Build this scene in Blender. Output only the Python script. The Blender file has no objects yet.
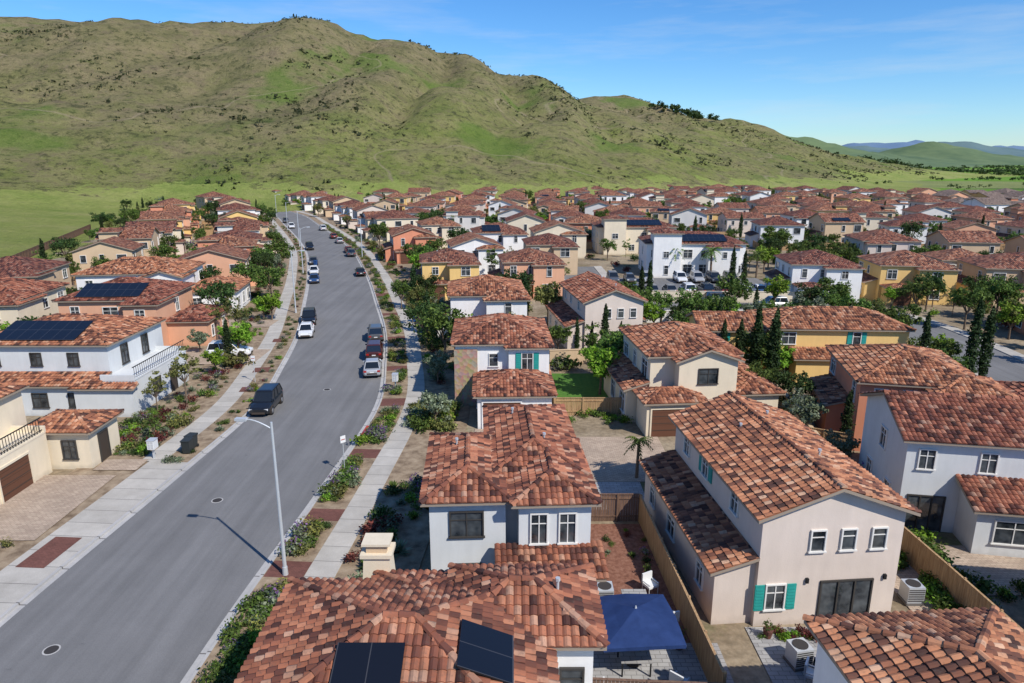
import bpy, math, random
from mathutils import Vector, Matrix, noise
rnd=random.Random(11)
sc=bpy.context.scene
sc.view_settings.view_transform='Standard'
sc.view_settings.look='None'
sc.view_settings.exposure=0
# ---------------------------------------------------------------- camera
cam=bpy.data.cameras.new("camera"); co=bpy.data.objects.new("camera",cam); sc.collection.objects.link(co)
co.location=(0,0,21); co.rotation_euler=(math.radians(90-14.7),0,0)
cam.sensor_width=36; cam.lens=24.26; cam.clip_start=.5; cam.clip_end=40000; sc.camera=co
# ---------------------------------------------------------------- light
w=bpy.data.worlds.new("World"); sc.world=w; w.use_nodes=True
nt=w.node_tree; bg=nt.nodes['Background']; sky=nt.nodes.new('ShaderNodeTexSky')
sky.sky_type='NISHITA'; sky.sun_disc=False; sky.sun_elevation=math.radians(44); sky.sun_rotation=math.radians(135)
sky.air_density=1.0; sky.dust_density=.1; sky.ozone_density=4.0; sky.altitude=50
hs=nt.nodes.new('ShaderNodeHueSaturation'); hs.inputs['Saturation'].default_value=1.22; nt.links.new(sky.outputs[0],hs.inputs['Color'])
ml=nt.nodes.new('ShaderNodeMix'); ml.data_type='RGBA'; ml.blend_type='MULTIPLY'; ml.inputs[0].default_value=1; ml.inputs[7].default_value=(.70,.90,1.10,1); nt.links.new(hs.outputs[0],ml.inputs[6])
tc=nt.nodes.new('ShaderNodeTexCoord'); mp=nt.nodes.new('ShaderNodeMapping'); mp.inputs['Scale'].default_value=(1.6,1.6,14); mp.inputs['Rotation'].default_value=(.05,.08,0); nt.links.new(tc.outputs['Generated'],mp.inputs[0])
cn=nt.nodes.new('ShaderNodeTexNoise'); cn.inputs['Scale'].default_value=2.2; cn.inputs['Detail'].default_value=7; cn.inputs['Roughness'].default_value=.6; nt.links.new(mp.outputs[0],cn.inputs['Vector'])
cr=nt.nodes.new('ShaderNodeValToRGB'); cr.color_ramp.elements[0].position=.5; cr.color_ramp.elements[1].position=.85; cr.color_ramp.elements[1].color=(.40,.40,.40,1); nt.links.new(cn.outputs['Fac'],cr.inputs[0])
mx=nt.nodes.new('ShaderNodeMix'); mx.data_type='RGBA'; nt.links.new(cr.outputs[0],mx.inputs[0]); nt.links.new(ml.outputs[2],mx.inputs[6]); mx.inputs[7].default_value=(5.0,5.5,6.0,1)
nt.links.new(mx.outputs[2],bg.inputs[0]); bg.inputs[1].default_value=.14
sl=bpy.data.lights.new("sun","SUN"); sl.energy=5.0; sl.angle=math.radians(.5); sl.color=(1,.95,.88)
so=bpy.data.objects.new("sun",sl); sc.collection.objects.link(so)
so.rotation_euler=Vector((-.5,.5,-.70)).to_track_quat('-Z','Y').to_euler()
# ---------------------------------------------------------------- materials
M={}
class NT:
    def __init__(s,name):
        m=bpy.data.materials.new(name); m.use_nodes=True; s.m=m; s.t=m.node_tree; s.p=s.t.nodes['Principled BSDF']; M[name]=m
    def n(s,typ,**k):
        x=s.t.nodes.new('ShaderNode'+typ)
        for a,b in k.items(): setattr(x,a,b)
        return x
    def l(s,a,b): s.t.links.new(a,b)
    def noise(s,scale,vec=None,detail=5,rough=.6):
        x=s.n('TexNoise'); x.inputs['Scale'].default_value=scale; x.inputs['Detail'].default_value=detail; x.inputs['Roughness'].default_value=rough
        if vec: s.l(vec,x.inputs['Vector'])
        return x.outputs['Fac']
    def ramp(s,fac,stops,interp='LINEAR'):
        x=s.n('ValToRGB'); r=x.color_ramp; r.interpolation=interp
        while len(r.elements)<len(stops): r.elements.new(.5)
        for e,(p,c) in zip(r.elements,stops):
            e.position=p; e.color=(c[0],c[1],c[2],1) if not isinstance(c,(int,float)) else (c,c,c,1)
        s.l(fac,x.inputs[0]); return x.outputs[0]
    def mix(s,fac,a,b,mode='MIX'):
        x=s.n('Mix',data_type='RGBA',blend_type=mode)
        for i,v in ((0,fac),(6,a),(7,b)):
            if isinstance(v,(int,float)): x.inputs[i].default_value=v
            elif isinstance(v,tuple): x.inputs[i].default_value=(v[0],v[1],v[2],1)
            else: s.l(v,x.inputs[i])
        return x.outputs[2]
    def math(s,op,a,b=None,c=None):
        x=s.n('Math',operation=op)
        for i,v in enumerate((a,b,c)):
            if v is None: continue
            if isinstance(v,(int,float)): x.inputs[i].default_value=v
            else: s.l(v,x.inputs[i])
        return x.outputs[0]
    def bump(s,h,st=.3,dist=.02):
        x=s.n('Bump'); x.inputs['Strength'].default_value=st; x.inputs['Distance'].default_value=dist
        s.l(h,x.inputs['Height']); s.l(x.outputs[0],s.p.inputs['Normal'])
    def obj(s): return s.n('TexCoord').outputs['Object']
    def out(s,col,rough=.9,spec=.3,metal=0):
        if isinstance(col,tuple): s.p.inputs['Base Color'].default_value=(col[0],col[1],col[2],1)
        else: s.l(col,s.p.inputs['Base Color'])
        s.p.inputs['Roughness'].default_value=rough; s.p.inputs['Specular IOR Level'].default_value=spec; s.p.inputs['Metallic'].default_value=metal
        return s.m
def two(name,c1,c2,scale,rough=.9,bump=0,bs=None,spec=.25,c3=None,metal=0):
    k=NT(name); v=k.obj(); f=k.noise(scale,v,6,.65)
    st=[(.3,c1),(.7,c2)] if c3 is None else [(.28,c1),(.5,c2),(.72,c3)]
    k.out(k.ramp(f,st),rough,spec,metal)
    if bump: k.bump(k.noise(bs or scale*4,v,4),bump,.03)
    return k.m
def stucco(name,c):
    k=NT(name); v=k.obj(); big=k.noise(.5,v,5); 
    col=k.ramp(big,[(.3,tuple(x*.92 for x in c)),(.7,tuple(min(1,x*1.04) for x in c))])
    mp=k.n('Mapping'); mp.inputs['Scale'].default_value=(2.5,2.5,.35); k.l(v,mp.inputs[0])
    st=k.ramp(k.noise(1.2,mp.outputs[0],5),[(.35,.955),(.6,1.0)])
    col=k.mix(1.0,col,st,'MULTIPLY')
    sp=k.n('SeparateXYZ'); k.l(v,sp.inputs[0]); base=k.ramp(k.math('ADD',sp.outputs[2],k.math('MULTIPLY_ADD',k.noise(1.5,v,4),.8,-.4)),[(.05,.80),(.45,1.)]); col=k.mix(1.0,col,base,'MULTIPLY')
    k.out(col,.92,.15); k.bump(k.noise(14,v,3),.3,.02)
W_={'white':(.80,.78,.74),'cream':(.72,.62,.46),'beige':(.66,.56,.475),'grey':(.62,.63,.615),'peach':(.68,.37,.23),'yellow':(.78,.52,.20),'salmon':(.66,.27,.16),'tan':(.60,.44,.28)}
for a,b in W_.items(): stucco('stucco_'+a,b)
k=NT('stucco_far'); r=k.n('ObjectInfo').outputs['Random']
col=k.ramp(r,[(0,W_['white']),(.14,W_['cream']),(.29,(.66,.63,.58)),(.40,W_['beige']),(.52,W_['tan']),(.63,W_['peach']),(.72,W_['white']),(.83,W_['yellow']),(.92,W_['salmon'])],'CONSTANT')
v=k.obj(); col=k.mix(1.0,col,k.ramp(k.noise(.6,v),[(.3,.9),(.7,1.0)]),'MULTIPLY'); k.out(col,.92,.15)
def tile_mat(name,bump,far=False,grey=False):
    k=NT(name); uv=k.n('UVMap').outputs[0]; sp=k.n('SeparateXYZ'); k.l(uv,sp.inputs[0])
    fu=k.math('FLOOR',sp.outputs[0]); fv=k.math('FLOOR',sp.outputs[1]); cb=k.n('CombineXYZ'); k.l(fu,cb.inputs[0]); k.l(fv,cb.inputs[1])
    rr=k.n('ObjectInfo').outputs['Random']; k.l(k.math('MULTIPLY',rr,50.),cb.inputs[2])
    wn=k.n('TexWhiteNoise',noise_dimensions='3D'); k.l(cb.outputs[0],wn.inputs['Vector'])
    if grey: st=[(0,(.12,.085,.07)),(.3,(.20,.14,.11)),(.6,(.28,.19,.14)),(1,(.32,.25,.20))]
    else: st=[(0,(.055,.022,.017)),(.17,(.12,.040,.026)),(.36,(.24,.074,.037)),(.62,(.36,.115,.050)),(.86,(.45,.170,.080)),(1,(.48,.27,.17))]
    col=k.ramp(wn.outputs['Value'],st)
    v=k.obj()
    if not grey:
        hs=k.n('HueSaturation'); k.l(col,hs.inputs['Color']); k.l(k.math('MULTIPLY_ADD',rr,.5,.64 if far else .80),hs.inputs['Value']); k.l(k.math('MULTIPLY_ADD',rr,.016,.492),hs.inputs['Hue'])
        hs.inputs['Saturation'].default_value=.93; col=hs.outputs[0]
    col=k.mix(1.0,col,k.ramp(k.noise(.7,v,6),[(.3,.60),(.65,1.0)]),'MULTIPLY')
    col=k.mix(k.ramp(k.noise(7,v,4),[(.52,0.),(.72,.45)]),col,(.08,.068,.055))
    k.out(col,.8,.25)
    if bump:
        a=k.math('ABSOLUTE',k.math('SINE',k.math('MULTIPLY',sp.outputs[0],math.pi))); b=k.math('FRACT',sp.outputs[1])
        h=k.math('SUBTRACT',a,k.math('MULTIPLY',b,.5)); k.bump(h,.9,.09)
tile_mat('tile3d',False); tile_mat('tile_flat',True,True); tile_mat('tile_grey',True,True,True)
NT('trim').out((.30,.24,.18),.8); NT('trim_dark').out((.06,.045,.035),.6); NT('win_frame').out((.70,.68,.63),.6); NT('win_dark').out((.05,.045,.04),.5)
k=NT('glass'); v=k.obj(); k.out(k.ramp(k.noise(1.3,v,2),[(.35,(.012,.016,.02)),(.7,(.09,.10,.105))]),.06,.8)
two('shutter_teal',(.02,.25,.22),(.03,.33,.28),3,.6)
k=NT('garage'); v=k.obj(); sp=k.n('SeparateXYZ'); k.l(v,sp.inputs[0]); f=k.math('FRACT',k.math('MULTIPLY',sp.outputs[2],2.)); k.out(k.mix(k.ramp(f,[(0,1.),(.08,0.)]),(.12,.052,.03),(.03,.015,.01)),.6)
k=NT('stone'); v=k.obj(); vo=k.n('TexVoronoi'); vo.inputs['Scale'].default_value=3.2; k.l(v,vo.inputs['Vector']); k.out((.3,.2,.1),.9); k.bump(vo.outputs['Distance'],.6,.05)
k.l(k.mix(1.0,k.mix(.85,vo.outputs['Color'],(.40,.28,.19)),(.9,.8,.7),'MULTIPLY'),k.p.inputs['Base Color'])
k=NT('solar'); uv=k.n('UVMap').outputs[0]; sp=k.n('SeparateXYZ'); k.l(uv,sp.inputs[0])
g=k.math('MAXIMUM',k.math('LESS_THAN',k.math('FRACT',sp.outputs[0]),.03),k.math('LESS_THAN',k.math('FRACT',sp.outputs[1]),.025)); k.out(k.mix(g,(.008,.010,.016),(.05,.05,.055)),.25,.35)
def asphalt(name,a,b):
    k=NT(name); v=k.obj(); c=k.ramp(k.noise(.12,v,6,.7),[(.3,a),(.7,b)])
    c=k.mix(1.0,c,k.ramp(k.noise(25,v,2),[(.3,.86),(.7,1.09)]),'MULTIPLY')
    mp=k.n('Mapping'); mp.inputs['Scale'].default_value=(1.2,.05,1); k.l(v,mp.inputs[0])
    c=k.mix(1.0,c,k.ramp(k.noise(1.,mp.outputs[0],4),[(.35,.86),(.65,1.07)]),'MULTIPLY')
    c=k.mix(k.ramp(k.noise(.9,v,4,.6),[(.66,0.),(.75,.3)]),c,(.07,.07,.07))
    k.out(c,.88,.25); k.bump(k.noise(60,v,2),.3,.01)
asphalt('asphalt',(.160,.157,.153),(.205,.200,.194))
def concrete(name,a,b,joint):
    k=NT(name); v=k.obj(); uv=k.n('UVMap').outputs[0]; sp=k.n('SeparateXYZ'); k.l(uv,sp.inputs[0])
    c=k.ramp(k.noise(.8,v,6,.7),[(.3,a),(.7,b)]); c=k.mix(1.,c,k.ramp(k.noise(20,v,3),[(.3,.9),(.7,1.05)]),'MULTIPLY')
    j=k.math('LESS_THAN',k.math('FRACT',k.math('DIVIDE',sp.outputs[1],joint)),.025)
    cell=k.n('TexWhiteNoise',noise_dimensions='1D'); k.l(k.math('FLOOR',k.math('DIVIDE',sp.outputs[1],joint)),cell.inputs['W'])
    c=k.mix(1.,c,k.ramp(cell.outputs['Value'],[(0,.88),(1,1.05)]),'MULTIPLY')
    k.out(k.mix(j,c,(.14,.13,.12)),.9,.2)
concrete('concrete',(.40,.37,.32),(.52,.485,.425),1.5)
concrete('kerb',(.38,.37,.35),(.50,.48,.45),3.0)
def pavers(name,a,b,c_,sc_=1.6):
    k=NT(name); v=k.obj(); br=k.n('TexBrick'); br.inputs['Scale'].default_value=sc_; k.l(v,br.inputs['Vector'])
    br.inputs['Color1'].default_value=(*a,1); br.inputs['Color2'].default_value=(*b,1); br.inputs['Mortar'].default_value=(*c_,1); br.inputs['Mortar Size'].default_value=.015
    c=k.mix(1.,br.outputs['Color'],k.ramp(k.noise(.5,v,6),[(.3,.78),(.7,1.08)]),'MULTIPLY'); k.out(c,.9,.2)
pavers('pavers_tan',(.50,.39,.29),(.39,.295,.22),(.20,.16,.12)); pavers('pavers_red',(.20,.085,.065),(.15,.065,.05),(.09,.05,.04),2.5); pavers('pavers_grey',(.40,.39,.37),(.32,.31,.30),(.19,.18,.17),1.0)
two('soil',(.12,.08,.05),(.27,.20,.13),1.2,.95,.6,12,c3=(.40,.31,.21)); two('mulch',(.12,.05,.032),(.22,.10,.065),5,.95,.8,25,c3=(.30,.16,.11))
two('lawn',(.05,.13,.02),(.10,.22,.035),3,.9,.5,40)
k=NT('lots'); v=k.obj(); c=k.ramp(k.noise(.09,v,7,.7),[(.3,(.08,.115,.03)),(.44,(.24,.185,.12)),(.58,(.36,.29,.20)),(.72,(.10,.135,.035))]); c=k.mix(1.,c,k.ramp(k.noise(2.5,v,5),[(.3,.65),(.7,1.15)]),'MULTIPLY'); k.out(c,.95,.1); k.bump(k.noise(6,v),.5,.05)
k=NT('red_paint'); k.out((.45,.05,.04),.7)
for nm,a,b in (('wood',(.27,.155,.075),(.50,.33,.17)),('wood_dark',(.10,.06,.04),(.21,.125,.085))):
    k=NT(nm); v=k.obj(); mp=k.n('Mapping'); mp.inputs['Scale'].default_value=(5,5,.4); k.l(v,mp.inputs[0]); k.out(k.ramp(k.noise(2,mp.outputs[0],4),[(.3,a),(.7,b)]),.85)
NT('steel').out((.55,.57,.58),.45,.5,.3); NT('black_metal').out((.015,.015,.016),.5); NT('iron').out((.045,.04,.037),.75)
two('umbrella_blue',(.012,.03,.10),(.02,.045,.14),2,.8); NT('white_plastic').out((.7,.7,.68),.5); NT('bin_blue').out((.02,.07,.2),.5); NT('bin_dark').out((.03,.035,.035),.5)
two('bark',(.10,.07,.05),(.22,.16,.11),8,.95,.5)
def leaf(name,a,b,hue=.03):
    k=NT(name); r=k.n('NewGeometry').outputs['Random Per Island']; o=k.n('ObjectInfo').outputs['Random']
    c=k.ramp(r,[(0,tuple(x*.5 for x in a)),(.5,a),(1,b)]); hs=k.n('HueSaturation'); k.l(c,hs.inputs['Color'])
    k.l(k.math('MULTIPLY_ADD',o,hue,.5-hue/2),hs.inputs['Hue']); k.l(k.math('MULTIPLY_ADD',o,.5,.75),hs.inputs['Value'])
    k.out(hs.outputs[0],.7,.25)
    tr=k.n('BsdfTranslucent'); k.l(hs.outputs[0],tr.inputs[0]); mx=k.n('MixShader'); mx.inputs[0].default_value=.3; k.l(k.p.outputs[0],mx.inputs[1]); k.l(tr.outputs[0],mx.inputs[2]); k.l(mx.outputs[0],k.t.nodes['Material Output'].inputs[0])
leaf('leaf_green',(.08,.135,.025),(.17,.25,.045)); leaf('leaf_dark',(.04,.075,.018),(.08,.13,.03)); leaf('leaf_bright',(.15,.28,.02),(.29,.42,.05)); leaf('leaf_silver',(.16,.20,.11),(.30,.33,.22)); leaf('leaf_olive',(.14,.15,.04),(.28,.27,.08)); leaf('leaf_red',(.12,.035,.03),(.24,.07,.05)); leaf('flower_purple',(.18,.09,.22),(.3,.16,.36),.0)
leaf('leaf_scrub',(.05,.06,.022),(.095,.10,.038)); leaf('leaf_yellow',(.28,.27,.05),(.45,.42,.1)); leaf('leaf_cypress',(.025,.05,.014),(.05,.085,.022))
# hill
k=NT('hill_grass'); v=k.obj(); n1=k.noise(.006,v,8,.65); n2=k.noise(.03,v,9,.75); n3=k.noise(.20,v,7,.8); n4=k.noise(.075,v,8,.8); sp=k.n('SeparateXYZ'); k.l(v,sp.inputs[0])
g=k.ramp(n2,[(.3,(.12,.17,.040)),(.46,(.20,.225,.060)),(.58,(.26,.25,.095)),(.75,(.19,.15,.085))])
dry=k.ramp(n2,[(.3,(.12,.12,.048)),(.46,(.21,.187,.088)),(.58,(.26,.215,.115)),(.75,(.15,.115,.078))])
hz=k.math('ADD',k.math('DIVIDE',sp.outputs[2],110.),k.math('MULTIPLY_ADD',n1,2.6,-1.3))
c=k.mix(k.ramp(hz,[(.12,0.),(.8,1.)]),g,dry)
c=k.mix(k.ramp(n4,[(.52,0.),(.60,.6)]),c,(.18,.14,.09))
c=k.mix(k.ramp(n4,[(.37,.8),(.44,0.)]),c,(.075,.078,.036))
c=k.mix(k.ramp(n3,[(.52,0.),(.60,.88)]),c,(.066,.070,.030))
c=k.mix(k.ramp(k.noise(.55,v,4,.8),[(.60,0.),(.68,.5)]),c,(.34,.29,.20))
c=k.mix(k.ramp(k.noise(.011,v,4,.6),[(.56,0.),(.64,.65)]),c,(.11,.185,.03))
# worn dirt trails: thin contour lines of a warped noise
tr=k.math('ABSOLUTE',k.math('SUBTRACT',k.noise(.0045,v,3,.5),.5)); c=k.mix(k.ramp(tr,[(0,.55),(.0035,0.)]),c,(.36,.29,.19))
c=k.mix(1.,c,k.ramp(k.noise(1.3,v,4,.7),[(.3,.68),(.7,1.12)]),'MULTIPLY')
low=k.math('LESS_THAN',k.math('ADD',sp.outputs[2],k.math('MULTIPLY_ADD',n2,34.,-17.)),9.)
lg=k.ramp(n2,[(.3,(.21,.28,.06)),(.5,(.31,.345,.095)),(.7,(.40,.38,.15))]); lg=k.mix(1.,lg,k.ramp(k.noise(.6,v,6,.75),[(.3,.75),(.7,1.1)]),'MULTIPLY')
c=k.mix(k.math('MULTIPLY',low,.85),c,lg)
vo=k.n('TexVoronoi'); vo.inputs['Scale'].default_value=.0022; mp=k.n('Mapping'); mp.inputs['Scale'].default_value=(1,2.2,0); k.l(v,mp.inputs[0]); k.l(mp.outputs[0],vo.inputs['Vector']); s2=k.n('SeparateColor'); k.l(vo.outputs['Color'],s2.inputs[0])
f=k.ramp(s2.outputs[0],[(0,(.16,.29,.04)),(.5,(.20,.31,.055)),(.7,(.25,.28,.10)),(.88,(.10,.17,.04))],'CONSTANT')
f=k.mix(1.,f,k.ramp(k.noise(.02,v,6),[(.3,.8),(.7,1.1)]),'MULTIPLY')
flat=k.math('MULTIPLY',k.math('LESS_THAN',sp.outputs[2],.6),k.math('GREATER_THAN',sp.outputs[0],60.))
c=k.mix(flat,c,f); k.out(c,.95,.08); k.bump(k.noise(.16,v,8,.8),1.,2.4)
two('far_green',(.07,.115,.055),(.15,.20,.085),.006,.95); two('far_haze_blue',(.12,.19,.29),(.155,.23,.32),.002,.95); two('far_haze_blue2',(.09,.15,.16),(.14,.20,.19),.003,.95)  # the two blues have distance haze painted into the mountains' base colour
PAINT={'black':(.012,.013,.015),'white':(.75,.75,.73),'silver':(.38,.39,.40),'grey':(.09,.095,.10),'red':(.16,.02,.02),'blue':(.03,.07,.17),'maroon':(.07,.02,.02)}
for a,b in PAINT.items():
    k=NT('paint_'+a); k.out(b,.28,.5,.1); k.p.inputs['Coat Weight'].default_value=.5; k.p.inputs['Coat Roughness'].default_value=.08
NT('tyre').out((.02,.02,.02),.85); NT('hub').out((.35,.35,.36),.35,.5,.6); NT('car_glass').out((.012,.015,.018),.05,.8); NT('lamp_white').out((.7,.7,.68),.15,.6); NT('lamp_red').out((.35,.02,.015),.2,.6)
# ---------------------------------------------------------------- mesh builder
class MB:
    def __init__(s): s.v=[];s.f=[];s.m=[];s.uv=[]
    def face(s,pts,mat,uv=None):
        b=len(s.v); s.v.extend([tuple(p) for p in pts]); s.f.append(tuple(range(b,b+len(pts)))); s.m.append(mat); s.uv.append(uv)
    def box(s,x0,y0,z0,x1,y1,z1,mat,bottom=False):
        P=[(x0,y0,z0),(x1,y0,z0),(x1,y1,z0),(x0,y1,z0),(x0,y0,z1),(x1,y0,z1),(x1,y1,z1),(x0,y1,z1)]
        for q in ((0,1,5,4),(1,2,6,5),(2,3,7,6),(3,0,4,7),(4,5,6,7))+(((3,2,1,0),) if bottom else ()): s.face([P[i] for i in q],mat)
    def obox(s,o,r,n,a0,a1,z0,z1,d0,d1,mat):
        o=Vector(o);r=Vector(r);n=Vector(n);z=Vector((0,0,1))
        P=[o+r*a+n*d+z*h for h in (z0,z1) for a,d in ((a0,d0),(a1,d0),(a1,d1),(a0,d1))]
        for q in ((1,0,4,5),(2,1,5,6),(3,2,6,7),(0,3,7,4),(4,7,6,5),(0,1,2,3)): s.face([P[i] for i in q],mat)
    def tube(s,p,q,r0,r1,mat,n=8,cap=True):
        p=Vector(p);q=Vector(q);d=(q-p)
        if d.length<1e-6:return
        d.normalize(); a=d.orthogonal().normalized(); b=d.cross(a)
        A=[p+(a*math.cos(t)+b*math.sin(t))*r0 for t in [2*math.pi*i/n for i in range(n)]]
        B=[q+(a*math.cos(t)+b*math.sin(t))*r1 for t in [2*math.pi*i/n for i in range(n)]]
        for i in range(n): s.face([A[i],A[(i+1)%n],B[(i+1)%n],B[i]],mat)
        if cap: s.face(B,mat); s.face(A[::-1],mat)
    def mesh(s,name,smooth=False):
        me=bpy.data.meshes.new(name); me.from_pydata(s.v,[],s.f)
        names=list(dict.fromkeys(s.m)); idx={a:i for i,a in enumerate(names)}
        for a in names: me.materials.append(M[a])
        me.polygons.foreach_set('material_index',[idx[a] for a in s.m])
        if any(u is not None for u in s.uv):
            L=[]
            for f,u in zip(s.f,s.uv):
                if u is None: L.extend([0.]*2*len(f))
                else:
                    for a in u: L.extend(a)
            me.uv_layers.new(name='UVMap').data.foreach_set('uv',L)
        if smooth: me.polygons.foreach_set('use_smooth',[True]*len(s.f))
        me.update(); return me
    def obj(s,name,loc=(0,0,0),rot=0,parent=None,smooth=False):
        return place(s.mesh(name,smooth),name,loc,rot,1,parent)
def place(me,name,loc=(0,0,0),rot=0,scale=1,parent=None):
    o=bpy.data.objects.new(name,me); sc.collection.objects.link(o); o.location=loc; o.rotation_euler=(0,0,rot)
    o.scale=(scale,)*3 if isinstance(scale,(int,float)) else scale
    if parent: o.parent=parent
    return o
# ---------------------------------------------------------------- roofs
TW,TL=.27,.37
PS=.84
def capline(mb,p,q,mat):
    p=Vector(p);q=Vector(q);d=q-p;L=d.length
    if L<.3:return
    d.normalize(); side=d.cross(Vector((0,0,1))).normalized(); up=side.cross(d)
    n=max(1,int(L/.42))
    for i in range(n):
        a=p+d*(L*i/n); b=p+d*(L*(i+1)/n+.03); A=[];B=[]
        for t in (0,.25,.5,.75,1):
            an=math.pi*t; 
            A.append(a+side*math.cos(an)*.15+up*(math.sin(an)*.13+.05)); B.append(b+side*math.cos(an)*.12+up*(math.sin(an)*.10+.03))
        c=(rnd.randint(0,999)+.5,rnd.randint(0,999)+.5)
        for j in range(4): mb.face([A[j],A[j+1],B[j+1],B[j]],mat,[c]*4)
        mb.face(A,mat,[c]*5)
def roofpoly(mb,poly,mat,real):
    p=[Vector(x) for x in poly]; u=(p[1]-p[0]).normalized(); n=u.cross(p[-1]-p[0]).normalized()
    if n.z<0:n=-n
    v=n.cross(u); ou,ov=rnd.randint(0,900),rnd.randint(0,900)
    q=[((x-p[0]).dot(u),(x-p[0]).dot(v)) for x in p]
    mb.face(p,mat,[(a/TW+ou,b/TL+ov) for a,b in q])
    if not real:return
    vm=max(b for a,b in q); j=0
    while j*TL<vm:
        vc=(j+.5)*TL; xs=[]
        for i in range(len(q)):
            (a0,b0),(a1,b1)=q[i],q[(i+1)%len(q)]
            if (b0-vc)*(b1-vc)<0: xs.append(a0+(a1-a0)*(vc-b0)/(b1-b0))
        if len(xs)>=2:
            lo,hi=min(xs),max(xs)
            for i in range(int(lo/TW)-1,int(hi/TW)+2):
                if lo<=(i+.5)*TW<=hi:
                    c=(i+ou+.5,j+ov+.5); lift=rnd.uniform(0,.022); sk=rnd.uniform(-.015,.015)
                    A=[];B=[]
                    for t in (0,.22,.5,.78,1):
                        h=.07*math.sin(math.pi*t)
                        A.append(p[0]+u*((i+t)*TW+sk)+v*(j*TL-.03)+n*(h+.055+lift)); B.append(p[0]+u*((i+t)*TW)+v*((j+1)*TL)+n*(h+.01))
                    for a in range(4): mb.face([A[a],A[a+1],B[a+1],B[a]],mat,[c]*4)
                    mb.face(A+[A[-1]-n*.05,A[0]-n*.05],mat,[c]*7)
        j+=1
SIDE={'S':((1,0,0),(0,-1,0)),'N':((-1,0,0),(0,1,0)),'E':((0,1,0),(1,0,0)),'W':((0,-1,0),(-1,0,0))}
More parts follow.
